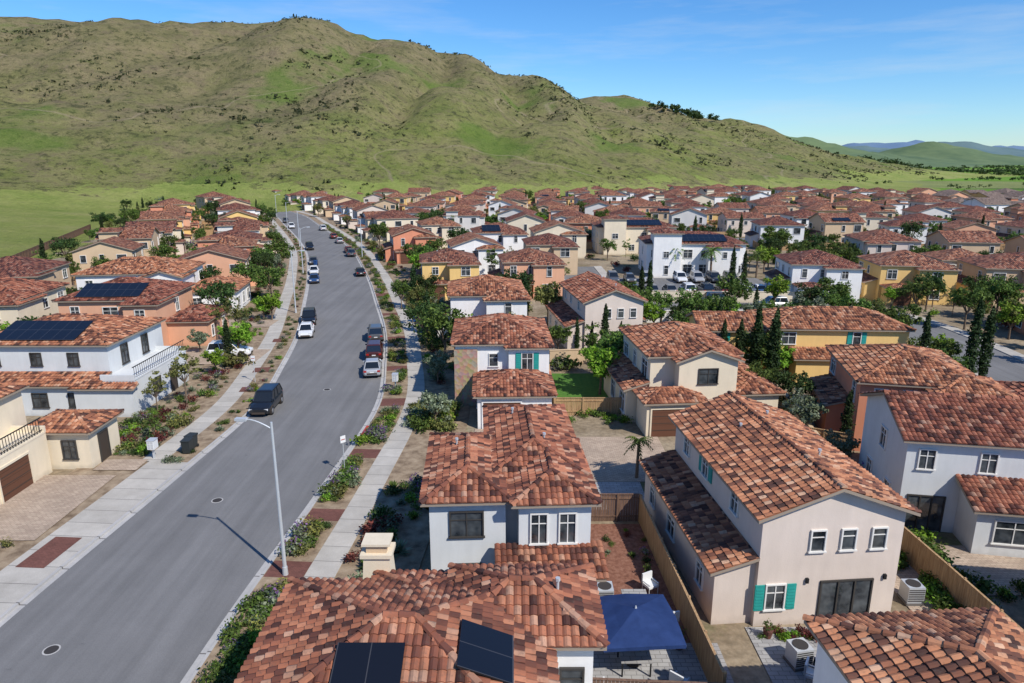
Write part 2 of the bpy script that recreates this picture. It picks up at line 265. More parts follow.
class House:
    def __init__(s,wall,real=True,tile=None,frame='win_frame',rng=None):
        s.W=MB();s.R=MB();s.O=MB();s.wall=wall;s.real=real;s.tile=tile or ('tile3d' if real else 'tile_flat');s.frame=frame;s.rng=rng or rnd
        s.P={}
    def fin_edges(s,polys,th=.15):
        E={}
        for pl in polys:
            s.R.face([(x,y,z-th) for x,y,z in pl][::-1],'trim')
            for i in range(len(pl)):
                a,b=pl[i],pl[(i+1)%len(pl)]; ka=tuple(round(t,3) for t in a);kb=tuple(round(t,3) for t in b)
                E.setdefault(frozenset((ka,kb)),[]).append((a,b))
        for e in E.values():
            if len(e)==1:
                a,b=e[0]
                if (Vector(a)-Vector(b)).length>.01: s.R.face([a,(a[0],a[1],a[2]-th),(b[0],b[1],b[2]-th),b],'trim')
    def block(s,x0,y0,x1,y1,z1,roof='hip',pitch=.38,ov=.38,z0=-.3,wall=None,hi=None):
        wl=wall or s.wall; pitch*=PS
        for a,b in (((x0,y0),(x1,y0)),((x1,y0),(x1,y1)),((x1,y1),(x0,y1)),((x0,y1),(x0,y0))):
            s.W.face([(a[0],a[1],z0),(b[0],b[1],z0),(b[0],b[1],z1),(a[0],a[1],z1)],wl)
        X0,X1,Y0,Y1=x0-ov,x1+ov,y0-ov,y1+ov; w,d=X1-X0,Y1-Y0; xm,ym=(X0+X1)/2,(Y0+Y1)/2
        P00,P10,P11,P01=(X0,Y0,z1),(X1,Y0,z1),(X1,Y1,z1),(X0,Y1,z1); caps=[]; polys={}
        if roof=='hip':
            if w>=d:
                r=d/2-.001; z=z1+r*pitch; A=(X0+r,ym,z);B=(X1-r,ym,z); polys={'S':[P00,P10,B,A],'N':[P11,P01,A,B],'E':[P10,P11,B],'W':[P01,P00,A]}
                caps=[(A,B),(P00,A),(P01,A),(P10,B),(P11,B)]
            else:
                r=w/2-.001; z=z1+r*pitch; A=(xm,Y0+r,z);B=(xm,Y1-r,z); polys={'S':[P00,P10,A],'N':[P11,P01,B],'E':[P10,P11,B,A],'W':[P01,P00,A,B]}
                caps=[(A,B),(P00,A),(P10,A),(P01,B),(P11,B)]
        elif roof=='gy':
            z=z1+w/2*pitch; A=(xm,Y0,z);B=(xm,Y1,z); polys={'E':[P10,P11,B,A],'W':[P01,P00,A,B]}; caps=[(A,B)]
            for yy in (y0,y1): s.W.face([(x0,yy,z1),(x1,yy,z1),(x1,yy,z1+ov*pitch-.1),(xm,yy,z-.1),(x0,yy,z1+ov*pitch-.1)],wl)
        elif roof=='gx':
            z=z1+d/2*pitch; A=(X0,ym,z);B=(X1,ym,z); polys={'S':[P00,P10,B,A],'N':[P11,P01,A,B]}; caps=[(A,B)]
            for xx in (x0,x1): s.W.face([(xx,y0,z1),(xx,y1,z1),(xx,y1,z1+ov*pitch-.1),(xx,ym,z-.1),(xx,y0,z1+ov*pitch-.1)],wl)
        elif roof[:2]=='sh':
            k=roof[2]; Z=z1+(d-ov if k in 'SN' else w-ov)*pitch
            if k=='W': polys={'W':[P01,P00,(x1,Y0,Z),(x1,Y1,Z)]}; fl=[[(x0,y,z1),(x1,y,z1),(x1,y,Z-.1),(x0,y,z1+ov*pitch-.1)] for y in (y0,y1)]
            if k=='E': polys={'E':[P10,P11,(x0,Y1,Z),(x0,Y0,Z)]}; fl=[[(x1,y,z1),(x0,y,z1),(x0,y,Z-.1),(x1,y,z1+ov*pitch-.1)] for y in (y0,y1)]
            if k=='S': polys={'S':[P00,P10,(X1,y1,Z),(X0,y1,Z)]}; fl=[[(x,y0,z1),(x,y1,z1),(x,y1,Z-.1),(x,y0,z1+ov*pitch-.1)] for x in (x0,x1)]
            if k=='N': polys={'N':[P11,P01,(X0,y0,Z),(X1,y0,Z)]}; fl=[[(x,y1,z1),(x,y0,z1),(x,y0,Z-.1),(x,y1,z1+ov*pitch-.1)] for x in (x0,x1)]
            for f in fl: s.W.face(f,wl)
        elif roof=='flat':
            s.W.box(x0-.03,y0-.03,z1,x1+.03,y1+.03,z1+.12,wl); 
            for (a,b,c,d_) in ((x0-.03,y0-.03,x1+.03,y0+.15),(x0-.03,y1-.15,x1+.03,y1+.03)): s.W.box(a,b,z1+.121,c,d_,z1+.5,wl)
        for pl in polys.values(): roofpoly(s.R,pl,s.tile,s.real)
        if polys: s.fin_edges(list(polys.values()))
        for a,b in caps: capline(s.R,a,b,s.tile) if s.real else None
        s.P=polys; return polys
    def ob(s,side,plane,c,z,a0,a1,h0,h1,d0,d1,mat,mb=None):
        r,n=SIDE[side]; o=(c,plane,z) if side in 'SN' else (plane,c,z)
        (mb or s.O).obox(o,r,n,a0,a1,h0,h1,d0,d1,mat)
    def win(s,side,plane,c,z,w,h,sh=None,mull=True,frame=None):
        fr=frame or s.frame; t=.07; f=lambda *a:s.ob(side,plane,c,z,*a)
        f(-w/2,w/2,-h/2,h/2,-.02,.012,'glass')
        f(-w/2-t,w/2+t,h/2,h/2+t,-.02,.09,fr); f(-w/2-t-.05,w/2+t+.05,-h/2-t,-h/2,-.02,.13,fr)
        f(-w/2-t,-w/2,-h/2,h/2,-.02,.088,fr); f(w/2,w/2+t,-h/2,h/2,-.02,.088,fr)
        if mull:
            if w>.7:f(-.025,.025,-h/2,h/2,-.02,.05,fr)
            f(-w/2,w/2,h*.18-.02,h*.18+.02,-.02,.045,fr)
        if sh:
            for sg in (-1,1):
                a=sg*(w/2+t+.26); f(a-.22,a+.22,-h/2-.03,h/2+.03,-.02,.06,sh)
                for i in range(int(h/.16)): f(a-.17,a+.17,-h/2+.06+i*.16,-h/2+.13+i*.16,-.02,.075,sh)
    def garage(s,side,plane,c,w,h=2.3):
        f=lambda *a:s.ob(side,plane,c,0,*a); f(-w/2,w/2,0,h,-.02,.03,'garage'); f(-w/2-.12,w/2+.12,h,h+.14,-.02,.10,s.wall)
        for i in range(1,4): f(-w/2,w/2,i*h/4-.02,i*h/4+.02,-.02,.045,'trim_dark')
        f(-w/2-.12,-w/2,0,h,-.02,.098,s.wall); f(w/2,w/2+.12,0,h,-.02,.098,s.wall)
    def door(s,side,plane,c,w=1.,h=2.2,mat='trim_dark'):
        f=lambda *a:s.ob(side,plane,c,0,*a); f(-w/2,w/2,0,h,-.02,.03,mat); f(-w/2-.1,w/2+.1,h,h+.1,-.02,.09,s.frame); f(-w/2-.1,-w/2,0,h,-.02,.088,s.frame); f(w/2,w/2+.1,0,h,-.02,.088,s.frame)
    def slider(s,side,plane,c,w=2.4,h=2.2):
        f=lambda *a:s.ob(side,plane,c,0,*a); f(-w/2,w/2,.05,h,-.02,.012,'glass'); f(-w/2-.08,w/2+.08,h,h+.08,-.02,.08,'win_dark')
        for a in (-w/2-.04,-w/6,w/6,w/2+.04): f(a-.04,a+.04,.0,h,-.02,.078,'win_dark')
    def auto(s,x0,y0,x1,y1,z1,sides='SNEW',sh=None,mull=True,low=True):
        g=s.rng
        for sd in sides:
            pl={'S':y0,'N':y1,'E':x1,'W':x0}[sd]; a,b=(x0,x1) if sd in 'SN' else (y0,y1); n=max(1,int((b-a)/2.9))
            for lev in ((1.5,4.3) if z1>4 else (1.5,)):
                if lev==1.5 and z1>4 and not low: continue
                for i in range(n):
                    if g.random()<.2: continue
                    ww=g.choice((.7,.9,1.3,1.6)); hh=g.choice((1.1,1.3,1.5)) if lev>2 else g.choice((1.3,1.6))
                    s.win(sd,pl,a+(b-a)*(i+.5)/n+g.uniform(-.2,.2),lev,ww,hh,sh if g.random()<.5 and ww<1.5 else None,mull)
    def solar(s,poly,u0,v0,nu,nv,pw=1.0,ph=1.65):
        p=[Vector(x) for x in poly]; u=(p[1]-p[0]).normalized(); n=u.cross(p[-1]-p[0]).normalized()
        if n.z<0:n=-n
        v=n.cross(u); o=p[0]+u*u0+v*v0+n*.2; a=u*(pw*nu); b=v*(ph*nv)
        s.O.face([o,o+a,o+a+b,o+b],'solar',[(0,0),(nu,0),(nu,nv),(0,nv)])
        d=n*.05
        for q in ((o,o+a),(o+a,o+a+b),(o+a+b,o+b),(o+b,o)): s.O.face([q[0],q[1],q[1]-d,q[0]-d],'black_metal')
    def pipes(s,pts):
        for x,y,z in pts: s.O.tube((x,y,z-.9),(x,y,z+.15),.05,.05,'steel',6); s.O.tube((x,y,z+.1),(x,y,z+.22),.09,.09,'steel',6)
    def make(s,name,x,y,rot):
        e=bpy.data.objects.new(name,None); sc.collection.objects.link(e); e.location=(x,y,0); e.rotation_euler=(0,0,math.radians(rot)); e.empty_display_size=.5
        for mb,n in ((s.W,'walls'),(s.R,'roof'),(s.O,'windows_and_doors')):
            if mb.f: mb.obj(n,parent=e)
        return e
    def single(s,name):
        m=MB()
        for b in (s.W,s.R,s.O): off=len(m.v); m.v+=b.v; m.f+=[tuple(i+off for i in f) for f in b.f]; m.m+=b.m; m.uv+=b.uv
        return m.mesh(name)
FOOT=[]
def foot(x,y,r): FOOT.append((x,y,r))
# ---------------------------------------------------------------- hand-placed houses
def typeC(x,y,rot,wall,sh,real=True,name='stucco_house'):
    h=House('stucco_'+wall,real); h.block(0,0,6.7,12.2,5.7,'gy',.44,.4); p=h.block(-1.9,.3,0,11.8,2.95,'shW',.36,.35); h.block(6.7,3,7.7,10,2.8,'shE',.5,.3)
    for c in (2.65,4.1,5.55): h.win('S',0,c,4.35,.62,1.0,frame='win_frame')
    h.win('S',0,.9,1.55,.85,1.25,sh); h.slider('S',0,4.3)
    h.ob('S',0,2.35,2.35,-.06,.06,-.12,.12,-.01,.12,'black_metal'); h.ob('S',0,6.1,2.35,-.06,.06,-.12,.12,-.01,.12,'black_metal')
    for c in (3,7,10): h.win('W',0,c,4.75,.8,.9,sh if c==7 else None)
    h.win('W',-1.9,2,1.6,.8,1.1); h.win('W',-1.9,6.5,1.6,1.2,1.1); h.win('W',-1.9,10,1.6,.8,1.1)
    h.auto(0,0,6.7,12.2,5.7,'EN'); h.pipes([(4.6,4,6.8),(2.2,8,6.7),(4.4,9.5,6.8)])
    h.make(name,x,y,rot); foot(x+2,y+6,9)
typeC(11.2,27.7,5,'beige','shutter_teal'); typeC(8.2,75.5,8,'beige',None)
# house A
h=House('stucco_grey',frame='win_frame')
h.block(3.1,2.2,7.45,11.6,5.75,'hip',.44); h.block(0,0,3.6,7.6,5.6,'hip',.44); h.block(4.2,-.5,7.6,6.2,5.65,'hip',.44); h.block(3.5,.9,4.4,3,5.45,'shS',.2,.3); h.block(3.4,-2.1,7.7,-.5,2.75,'shS',.36,.35); h.block(.1,7.4,3.2,11,2.9,'hip',.4)
h.win('S',0,1.75,4.3,1.5,1.25,frame='win_dark'); h.win('S',-.5,5.15,4.25,.72,1.5,frame='win_frame'); h.win('S',-.5,6.5,4.25,.72,1.5,frame='win_frame'); h.win('S',0,1.7,1.5,1.4,1.3,frame='win_dark'); h.slider('S',-2.1,5.5)
h.auto(0,0,3.4,7.6,5.6,'W'); h.auto(4,0,7.62,6,5.6,'E'); h.auto(3.3,2,7.45,11.6,5.7,'N'); h.pipes([(5.9,5,6.6),(1.2,5,6.4),(4.4,9,6.6)])
h.make('stucco_house',-3.9,29.4,3); foot(0,36,8.5)
# house B (foreground)
h=House('stucco_white',frame='win_dark')
p=h.block(-8,14.6,1.0,22.6,5.6,'hip',.46); h.solar(p['S'],3.2,1.95,2,1,1.0,1.75); h.solar(p['E'],2.6,1.5,2,1,1.05,1.75)
h.block(-2.0,19.5,2.7,23.3,5.75,'hip',.50); h.block(-5.0,19,-1.7,23.6,5.3,'hip',.42); h.block(-7.9,6,.9,14.8,5.5,'hip',.4)
h.win('S',19.5,2.0,4.0,.7,1.2); h.slider('S',19.5,1.95,1.1)
for c in (15.5,17.5): h.win('E',1.0,c,4.2,.9,1.3)
h.win('E',2.7,21,4.2,.9,1.3); h.win('E',2.7,22.2,1.5,.8,1.2)
h.pipes([(-3,21,6.1),(-6,18,6.2),(1.6,21.2,6.7)])
x,y=-5.3,24.3
for zz,hw0,hw1,za,zb,mt in ((0,.75,.62,-.2,4.2,'stucco_cream'),(0,.62,.5,4.2,6.0,'stucco_cream'),(0,.62,.62,6.0,6.16,'stucco_cream'),(0,.4,.4,6.16,6.5,'stucco_tan'),(0,.55,.55,6.5,6.6,'stucco_cream')):
    A=[(x-hw0,y-hw0*.8,za),(x+hw0,y-hw0*.8,za),(x+hw0,y+hw0*.8,za),(x-hw0,y+hw0*.8,za)];B=[(x-hw1,y-hw1*.8,zb),(x+hw1,y-hw1*.8,zb),(x+hw1,y+hw1*.8,zb),(x-hw1,y+hw1*.8,zb)]
    for i in range(4): h.W.face([A[i],A[(i+1)%4],B[(i+1)%4],B[i]],mt)
    h.W.face(B,mt); h.W.face(A[::-1],mt)
h.make('stucco_house',0,0,0); foot(-2,16,11)
# house D
h=House('stucco_white'); h.block(0,0,6.2,9.4,5.6,'hip',.42); h.block(5.4,-2,12.5,7.9,5.4,'gx',.42); h.win('W',0,6.5,4.2,.9,1.2); h.win('N',9.4,3,4.2,1.2,1.2); h.make('stucco_house',11.2,11,4); foot(17,15,9)
h=House('stucco_white'); h.block(0,0,9,9.5,5.6,'hip',.4); h.win('W',0,4,4.2,.9,1.2); h.win('W',0,7,1.5,1.2,1.3); h.make('stucco_house',25.2,19.0,-8); foot(29,24,8)
# house E
h=House('stucco_grey'); h.block(0,0,11,7.4,5.7,'gx',.44); h.block(3.1,-2.3,11.2,.1,2.8,'shS',.38); h.win('W',0,3.6,4.3,.9,1.2); h.win('W',0,2,1.5,.8,1.2); h.win('W',0,5.3,1.5,.8,1.2)
for c in (1.1,4.3,7.3,9.6): h.win('S',0,c,4.5,.8,1.15)
h.slider('S',0,1.4,1.9); h.win('S',-2.3,5,1.5,1.9,1.3); h.win('S',-2.3,9,1.5,1.5,1.3); h.auto(0,0,11,7.4,5.7,'NE'); h.make('stucco_house',22.6,36.6,-10); foot(28,39,8)
# house F
h=House('stucco_salmon'); h.block(0,0,8.2,9.4,5.5,'hip',.4); h.block(4.6,-1.6,9.4,3,5.2,'hip',.4); h.block(-1.6,2,0,8,2.9,'shW',.35); h.auto(0,0,8.2,9.4,5.5,'WNE'); h.win('S',0,1.4,4.3,.8,1.3); h.win('S',0,3.3,4.3,.8,1.3); h.win('S',0,2.3,1.5,1.3,1.3); h.win('S',-1.6,7,4,1.2,1.2); h.win('S',-1.6,7,1.5,1.6,1.3); h.make('stucco_house',25.4,47.8,-12); foot(30,51,8)
h=House('stucco_cream'); h.block(0,0,9,8,3.2,'hip',.4); h.auto(0,0,9,8,3.2,'SW'); h.make('stucco_house',35.5,46.5,-12); foot(39,49,6)
# house G
h=House('stucco_cream'); h.block(0,0,7.2,9.0,5.8,'hip',.42); h.block(2,-1.2,6.8,4,5.6,'gy',.42); h.block(-1.0,-3,3.4,-.1,2.9,'hip',.4); h.block(-1.8,.2,0,8.6,2.95,'shW',.36); h.block(6.9,-1.5,10.3,6.5,2.9,'hip',.4)
h.win('S',-1.2,4.4,4.3,1.5,1.2,frame='win_dark'); h.garage('S',-3,1.1,3.4); h.door('S',-1.2,4.6); h.auto(0,0,7.2,9.0,5.8,'NW',low=False); h.auto(-1.8,0,10.3,6.5,2.9,'EW'); h.make('stucco_house',11.2,53.5,5); foot(15,57,8)
# house H
h=House('stucco_white'); h.block(0,0,8,8.6,5.7,'hip',.42); h.block(4.6,-.6,8.1,4,5.5,'hip',.42); h.W.box(-.12,-.12,-.2,1.9,2.2,5.2,'stone'); h.block(1.95,-5.6,7.9,.2,2.9,'hip',.42)
h.garage('S',-5.6,3.9,3.0); h.win('S',-.6,6.2,4.2,.9,1.5,'shutter_teal'); h.win('S',0,3.3,4.2,.7,1.1); h.win('W',1.95,-3,1.6,.8,1.1); h.auto(0,2.5,8,8.6,5.7,'NEW'); h.pipes([(4,5,6.9)]); h.make('stucco_house',-4.9,57.6,2); foot(-.5,60,9)
def gen(x,y,rot,wall,w_=9,d=10,real=False,sh=None,sol=False,seed=1,name='stucco_house'):
    g=random.Random(seed); h=House('stucco_'+wall,real,rng=g); p=h.block(0,0,w_,d,5.7,g.choice(('hip','hip','gy')),.4)
    h.auto(0,0,w_,d,5.7,'SNEW',sh); a=w_*g.uniform(.45,.6); h.block(a,-1.2,w_+.3,4,5.35,'hip',.4); h.auto(a,-1.2,w_+.3,4,5.35,'S',sh)
    h.block(-1.7,1,0,d-1,2.9,'shW',.36); h.auto(-1.7,1,0,d-1,2.9,'W'); h.block(.4,-2.6,a-.5,-.05,2.7,'hip',.36); h.garage('S',-2.6,a/2,2.4)
    if sol: h.solar(p.get('S') or p['E'],2,.5,4,2)
    h.pipes([(w_*.3,d*.6,6.6)]); h.make(name,x,y,rot); foot(x+w_/2,y+d/2,8)
gen(-7.2,79.5,4,'white',8.6,9,True,seed=2); gen(-1.2,107,6,'peach',9,9,seed=3); gen(-14,107,8,'yellow',8.5,9,seed=4,sh='shutter_teal'); gen(-25,146,14,'salmon',8.5,10,seed=5); gen(-22,171,15,'cream',9,10,seed=15)
gen(-11,127,10,'white',9,10,seed=6); gen(3,130,4,'tan',9,10,seed=8); gen(-8,152,8,'white',11,10,seed=9,sol=True); gen(5,153,4,'cream',11,10,seed=10)
# S
h=House('stucco_yellow'); p=h.block(0,0,13,7.2,5.3,'hip',.4); h.block(-6.5,1,0,7,4.8,'gx',.4); h.auto(0,0,13,7.2,5.3,'SEN','shutter_teal'); h.auto(-6.5,1,0,7,4.8,'S','shutter_teal'); h.block(2,-1.8,9,-.02,2.8,'shS',.36); h.make('stucco_house',25.2,65,-3); foot(31,68,8);foot(22,68,6)
def bigO(x,y,rot,wall='white'):
    h=House('stucco_'+wall,False); h.block(0,0,18,11,6.2,'hip',.36); h.solar(h.P['S'],7,.8,8,2); h.auto(0,0,18,11,6.2); h.block(1,-1.6,6,3,8.2,'hip',.36); h.auto(1,-1.6,6,3,8.2,'SEW'); h.block(11,-1.8,16.5,2,5.8,'hip',.36); h.auto(11,-1.8,16.5,2,5.8,'SEW')
    h.make('apartment_building',x,y,rot); foot(x+5,y+5,9);foot(x+13,y+5,9)
bigO(25,128,-3); bigO(20,160,2,'cream')
gen(43,105,-6,'white',9.5,10,seed=21); gen(56,104,-8,'yellow',10,10,seed=22); gen(70,101,-10,'tan',10,10,seed=23);gen(64,78,-14,'salmon',9,9,seed=26)
# L1
h=House('stucco_cream',frame='win_dark'); h.block(-9,0,-2.2,12,5.8,'hip',.38); h.block(-8.9,.2,0,10.6,2.95,'flat'); h.block(-1.6,11.0,2.6,14.6,2.9,'hip',.4)
h.garage('E',0,3.0,2.8); h.garage('E',0,7.2,2.8); h.win('E',-2.2,3,4.4,1.2,1.6); h.win('E',-2.2,7.5,4.4,1.6,1.9); h.door('E',2.6,12.6,1.0,2.2); h.win('S',11,1.2,1.5,.9,1.3); h.win('S',0,-5,4.3,1.3,1.3)
for i in range(38): h.O.box(-.12,.6+i*.26,3.07,-.09,.63+i*.26,4.05,'black_metal')
h.O.box(-.14,.4,4.05,-.07,10.5,4.11,'black_metal',True); h.O.box(-.13,.4,3.2,-.08,10.5,3.24,'black_metal',True)
h.make('stucco_house',-32.0,33.6,0); foot(-36,40,9)
# L2
h=House('stucco_grey',frame='win_dark'); p=h.block(0,0,11.6,9.4,5.8,'hip',.36); h.solar(p['S'],2.2,.6,7,2); h.block(1.6,-1.9,11.4,-.02,2.75,'shS',.34); h.block(11.6,-1.5,14.4,8,3.0,'flat'); h.block(9.6,-2.2,14.5,-1.55,2.6,'shS',.3,.3)
for i in range(28): h.O.box(14.32,-1.2+i*.33,3.13,14.35,-1.17+i*.33,4.1,'black_metal')
h.O.box(14.3,-1.4,4.1,14.37,8,4.16,'black_metal',True)
for c in (1.8,5.4,8.6): h.win('S',0,c,4.45,.85,1.1)
h.win('E',11.6,2.5,4.3,1,1.7); h.win('E',11.6,6,4.3,1,1.7); h.win('S',-1.9,3.4,1.4,1.2,1.2); h.win('S',-1.9,6.5,1.4,1.2,1.2); h.win('S',-1.9,9.4,1.4,.9,1.2); h.win('E',14.4,2,1.5,1.3,1.3); h.door('E',14.4,5); h.auto(0,0,11.6,9.4,5.8,'NW'); h.make('stucco_house',-46.3,57.0,0); foot(-40,62,9);foot(-33,62,6)
# L3, L4
h=House('stucco_peach'); p=h.block(0,0,11,9.8,5.8,'hip',.38); h.solar(p['S'],2.2,.6,7,2); h.block(10.9,1,15.6,8.5,3.0,'hip',.38); h.block(7.6,-1.4,11.2,3.5,5.5,'hip',.38); h.auto(0,0,11,9.8,5.8,'SEN'); h.win('S',-1.4,9.4,4.2,1,1.3); h.auto(10.9,1,15.6,8.5,3,'SE'); h.make('stucco_house',-51,76,4); foot(-45,80,9);foot(-38,80,6)
h=House('stucco_white',True); p=h.block(0,0,14,9.5,5.8,'hip',.38); h.block(13.9,-1,21,8,3.2,'hip',.38); h.block(9,-1.6,14.2,4,5.4,'gy',.38); h.auto(0,0,14,9.5,5.8,'SEN'); h.auto(14,-1,21,8,3.2,'SE'); h.make('stucco_house',-60,94,8); foot(-53,98,10);foot(-43,98,8)
gen(-67,76,6,'cream',11,10,True,seed=31); gen(-78,95,10,'tan',11,10,seed=32); gen(-65,57,0,'white',12,10,True,seed=33)
# ---------------------------------------------------------------- road
ctrl=[(-19.2,-40),(-19.0,0),(-18.8,25),(-17.8,42),(-17.2,57),(-18.9,70),(-21.4,84),(-25.6,101),(-33.2,130),(-46.5,173),(-71,235),(-90,279),(-118,318),(-165,345),(-230,352)]
def catmull(P,step=1.5):
    out=[]
    for i in range(len(P)-1):
        p0=Vector(P[max(i-1,0)]);p1=Vector(P[i]);p2=Vector(P[i+1]);p3=Vector(P[min(i+2,len(P)-1)])
        n=max(2,int((p2-p1).length/step))
        for k_ in range(n):
            t=k_/n; out.append(.5*((2*p1)+(p2-p0)*t+(2*p0-5*p1+4*p2-p3)*t*t+(3*p1-p0-3*p2+p3)*t**3))
    out.append(Vector(P[-1])); return out
def pathinfo(C):
    T=[];S=[0]
    for i in range(len(C)):
        t=(C[min(i+1,len(C)-1)]-C[max(i-1,0)]).normalized(); T.append(t)
        if i: S.append(S[-1]+(C[i]-C[i-1]).length)
    return T,S
RC=catmull(ctrl); RT,RS=pathinfo(RC)
def ribbon(name,o0,o1,z,mat,thick=0,C=None,y0=-1e9,y1=1e9):
    C_=C or RC; T,S=(RT,RS) if C is None else pathinfo(C_); mb=MB(); prev=None
    for p,t,s_ in zip(C_,T,S):
        if not(y0<=p.y<=y1): prev=None; continue
        n=Vector((t.y,-t.x)); a=p+n*o0;b=p+n*o1
        cur=((a.x,a.y,z),(b.x,b.y,z),s_)
        if prev:
            mb.face([prev[0],prev[1],cur[1],cur[0]],mat,[(0,prev[2]),(o1-o0,prev[2]),(o1-o0,cur[2]),(0,cur[2])])
            if thick:
                for q in (0,1): mb.face([prev[q],cur[q],(cur[q][0],cur[q][1],z-thick),(prev[q][0],prev[q][1],z-thick)],mat,[(0,prev[2]),(0,cur[2]),(0,cur[2]),(0,prev[2])])
        prev=cur
    if mb.f: return mb.obj(name)
def roadpt(y):
    i=min(range(len(RC)),key=lambda i:abs(RC[i].y-y)); return RC[i],RT[i]
ribbon('road',-5.05,5.05,.03,'asphalt'); ribbon('gutter',-5.4,-5.05,.034,'kerb'); ribbon('gutter',5.05,5.4,.034,'kerb')
ribbon('kerb',-5.56,-5.4,.15,'kerb',.2); ribbon('kerb',5.4,5.56,.15,'kerb',.2)
ribbon('planting_strip',5.56,7.7,.13,'soil',.2); ribbon('sidewalk',7.7,9.3,.14,'concrete',.2); ribbon('front_yards',9.3,13.5,.10,'soil',.2)
ribbon('sidewalk',-8.4,-5.56,.14,'concrete',.2,y1=46); ribbon('planting_strip',-7.4,-5.56,.13,'soil',.2,y0=44.5); ribbon('sidewalk',-9.1,-7.4,.14,'concrete',.2,y0=44.5); ribbon('front_yards',-13.5,-9.1,.11,'soil',.2,y0=44.5); ribbon('front_yards',-12.9,-8.4,.10,'soil',.2,y1=46)
ribbon('red_kerb_paint',5.38,5.58,.154,'red_paint',.12,y0=49,y1=54); ribbon('red_kerb_paint',-5.58,-5.38,.154,'red_paint',.12,y0=24,y1=27)
for ya,yb in ((31.8,33.2),(38,39.5),(47,48.6),(57,59),(67,69),(79,81),(92,94),(106,108)): ribbon('brick_pad',5.6,7.68,.137,'pavers_red',0,y0=ya-.8,y1=yb+.8)
for ya,yb in ((31.2,34.5),(62,64.5),(68,70.5),(81,83),(96,98)): ribbon('brick_pad',-7.9,-6.3,.147,'pavers_red',0,y0=ya-.4,y1=yb+.4)
def sheet(name,pts,z,mat):
    mb=MB(); mb.face([(a,b,z) for a,b in pts],mat,[(a,b) for a,b in pts]); return mb.obj(name)
def rect(name,x0,y0,x1,y1,z,mat): return sheet(name,[(x0,y0),(x1,y0),(x1,y1),(x0,y1)],z,mat)
rect('paver_driveway',-32,35,-27.1,43.4,.15,'pavers_tan'); rect('garden_path',-29.2,44.2,-26.2,46,.155,'pavers_tan'); rect('paver_driveway',-37,70,-27.5,76,.15,'pavers_tan'); rect('paver_driveway',-42,87,-31.5,91,.15,'pavers_tan')
rect('yard_mulch',3.9,26.5,8.3,37,.06,'mulch'); rect('patio',1.2,14,9.2,26.5,.075,'pavers_grey'); rect('paver_driveway',3.9,42.6,11.4,50.4,.065,'pavers_tan'); rect('driveway_apron',4.5,37.6,8.6,42.55,.07,'pavers_grey')
rect('shared_drive',-8.6,42,3.9,50.4,.068,'pavers_tan'); rect('paver_driveway',-3,49,3.3,52,.08,'pavers_tan'); rect('patio',10.8,22.3,19.1,27.6,.066,'pavers_grey'); rect('side_yard',19.2,26,21.4,37,.07,'pavers_tan'); rect('lawn',4,57,9,67,.072,'lawn'); rect('patio',21.8,30,33,34.6,.074,'pavers_tan')
rect('side_drive',-9,68.5,5,72.5,.067,'pavers_tan'); rect('shared_drive',19.5,43.5,24,60,.066,'pavers_tan'); rect('lawn',36,78,48,92,.064,'lawn'); rect('lawn',22,76,33,86,.064,'lawn')
street2=catmull([(47,40),(50,60),(52,80),(51,93),(44,99),(20,101),(14,112),(13,140)],2)
street3=catmull([(46,62),(80,58),(140,66)],3)
ribbon('side_street',-4,4,.045,'pavers_tan',0,street3); ribbon('side_street',-3.6,3.6,.05,'asphalt',0,street2)
ribbon('sidewalk',3.6,5.2,.14,'concrete',.2,street2); ribbon('sidewalk',-5.2,-3.6,.14,'concrete',.2,street2)
rect('parking_lot',15,108,45,126,.055,'asphalt'); rect('side_street',-20,118,13,124.5,.052,'asphalt')
# ---------------------------------------------------------------- far streets + houses
def rowcurve(y): return lambda x: y+ .05*x+9*math.sin(x/70.+y/90.)
def roaddist(x,y): return min((RC[i].x-x)**2+(RC[i].y-y)**2 for i in range(0,len(RC),3))**.5
def roadside(x,y):
    i=min(range(0,len(RC),3),key=lambda i:(RC[i].x-x)**2+(RC[i].y-y)**2); t=RT[i]; d=Vector((x,y))-RC[i]; return d.x*t.y-d.y*t.x
def farv(seed,tile='tile_flat'):
    g=random.Random(seed); h=House('stucco_far',False,tile=tile,rng=g); w_=g.uniform(8.6,10.6); d=g.uniform(8.6,10.8)
    x0,y0=-w_/2,-d/2; h.block(x0,y0,-x0,-y0,5.7,g.choice(('hip','gy','gx','hip')),.4); h.auto(x0,y0,-x0,-y0,5.7,'SNEW',None,False)
    if seed%4==3 and 'N' in h.P and len(h.P['N'])==4: h.solar(h.P['N'],2.4,.6,4,1)
    if seed%3!=0:
        h.block(x0+.4,y0-1.4,x0+w_*.45,y0+4,5.3,g.choice(('hip','gy')),.4); h.auto(x0+.4,y0-1.4,x0+w_*.45,y0+4,5.3,'S',None,False)
    h.block(.4,y0-3,-x0-.3,y0-.02,2.8,'hip',.36); h.garage('S',y0-3,-x0/2,3)
    h.block(-x0,y0+2,-x0+1.8,-y0-2,2.8,'shE',.36); h.auto(-x0,y0+2,-x0+1.8,-y0-2,2.8,'E',None,False)
    if seed%4==1: h.block(x0-.3,1,x0+3,4.3,7.0,'hip',.4); h.auto(x0-.3,1,x0+3,4.3,7.0,'SW',None,False)
    h.W.box(.6,y0-8.5,.0,-x0-.5,y0-3.02,.09,'pavers_tan')
    for a,b,c,e in ((-6.6,-y0-1,-6.5,-y0+5),(6.6,-y0-1,6.7,-y0+5),(-6.5,-y0+4.9,6.6,-y0+5)): h.O.box(a,b,-.1,c,e,1.75,'wood')
    h.W.box(-4,-y0+.02,0,3,-y0+3,.085,'pavers_grey')
    return h.single('far_house')
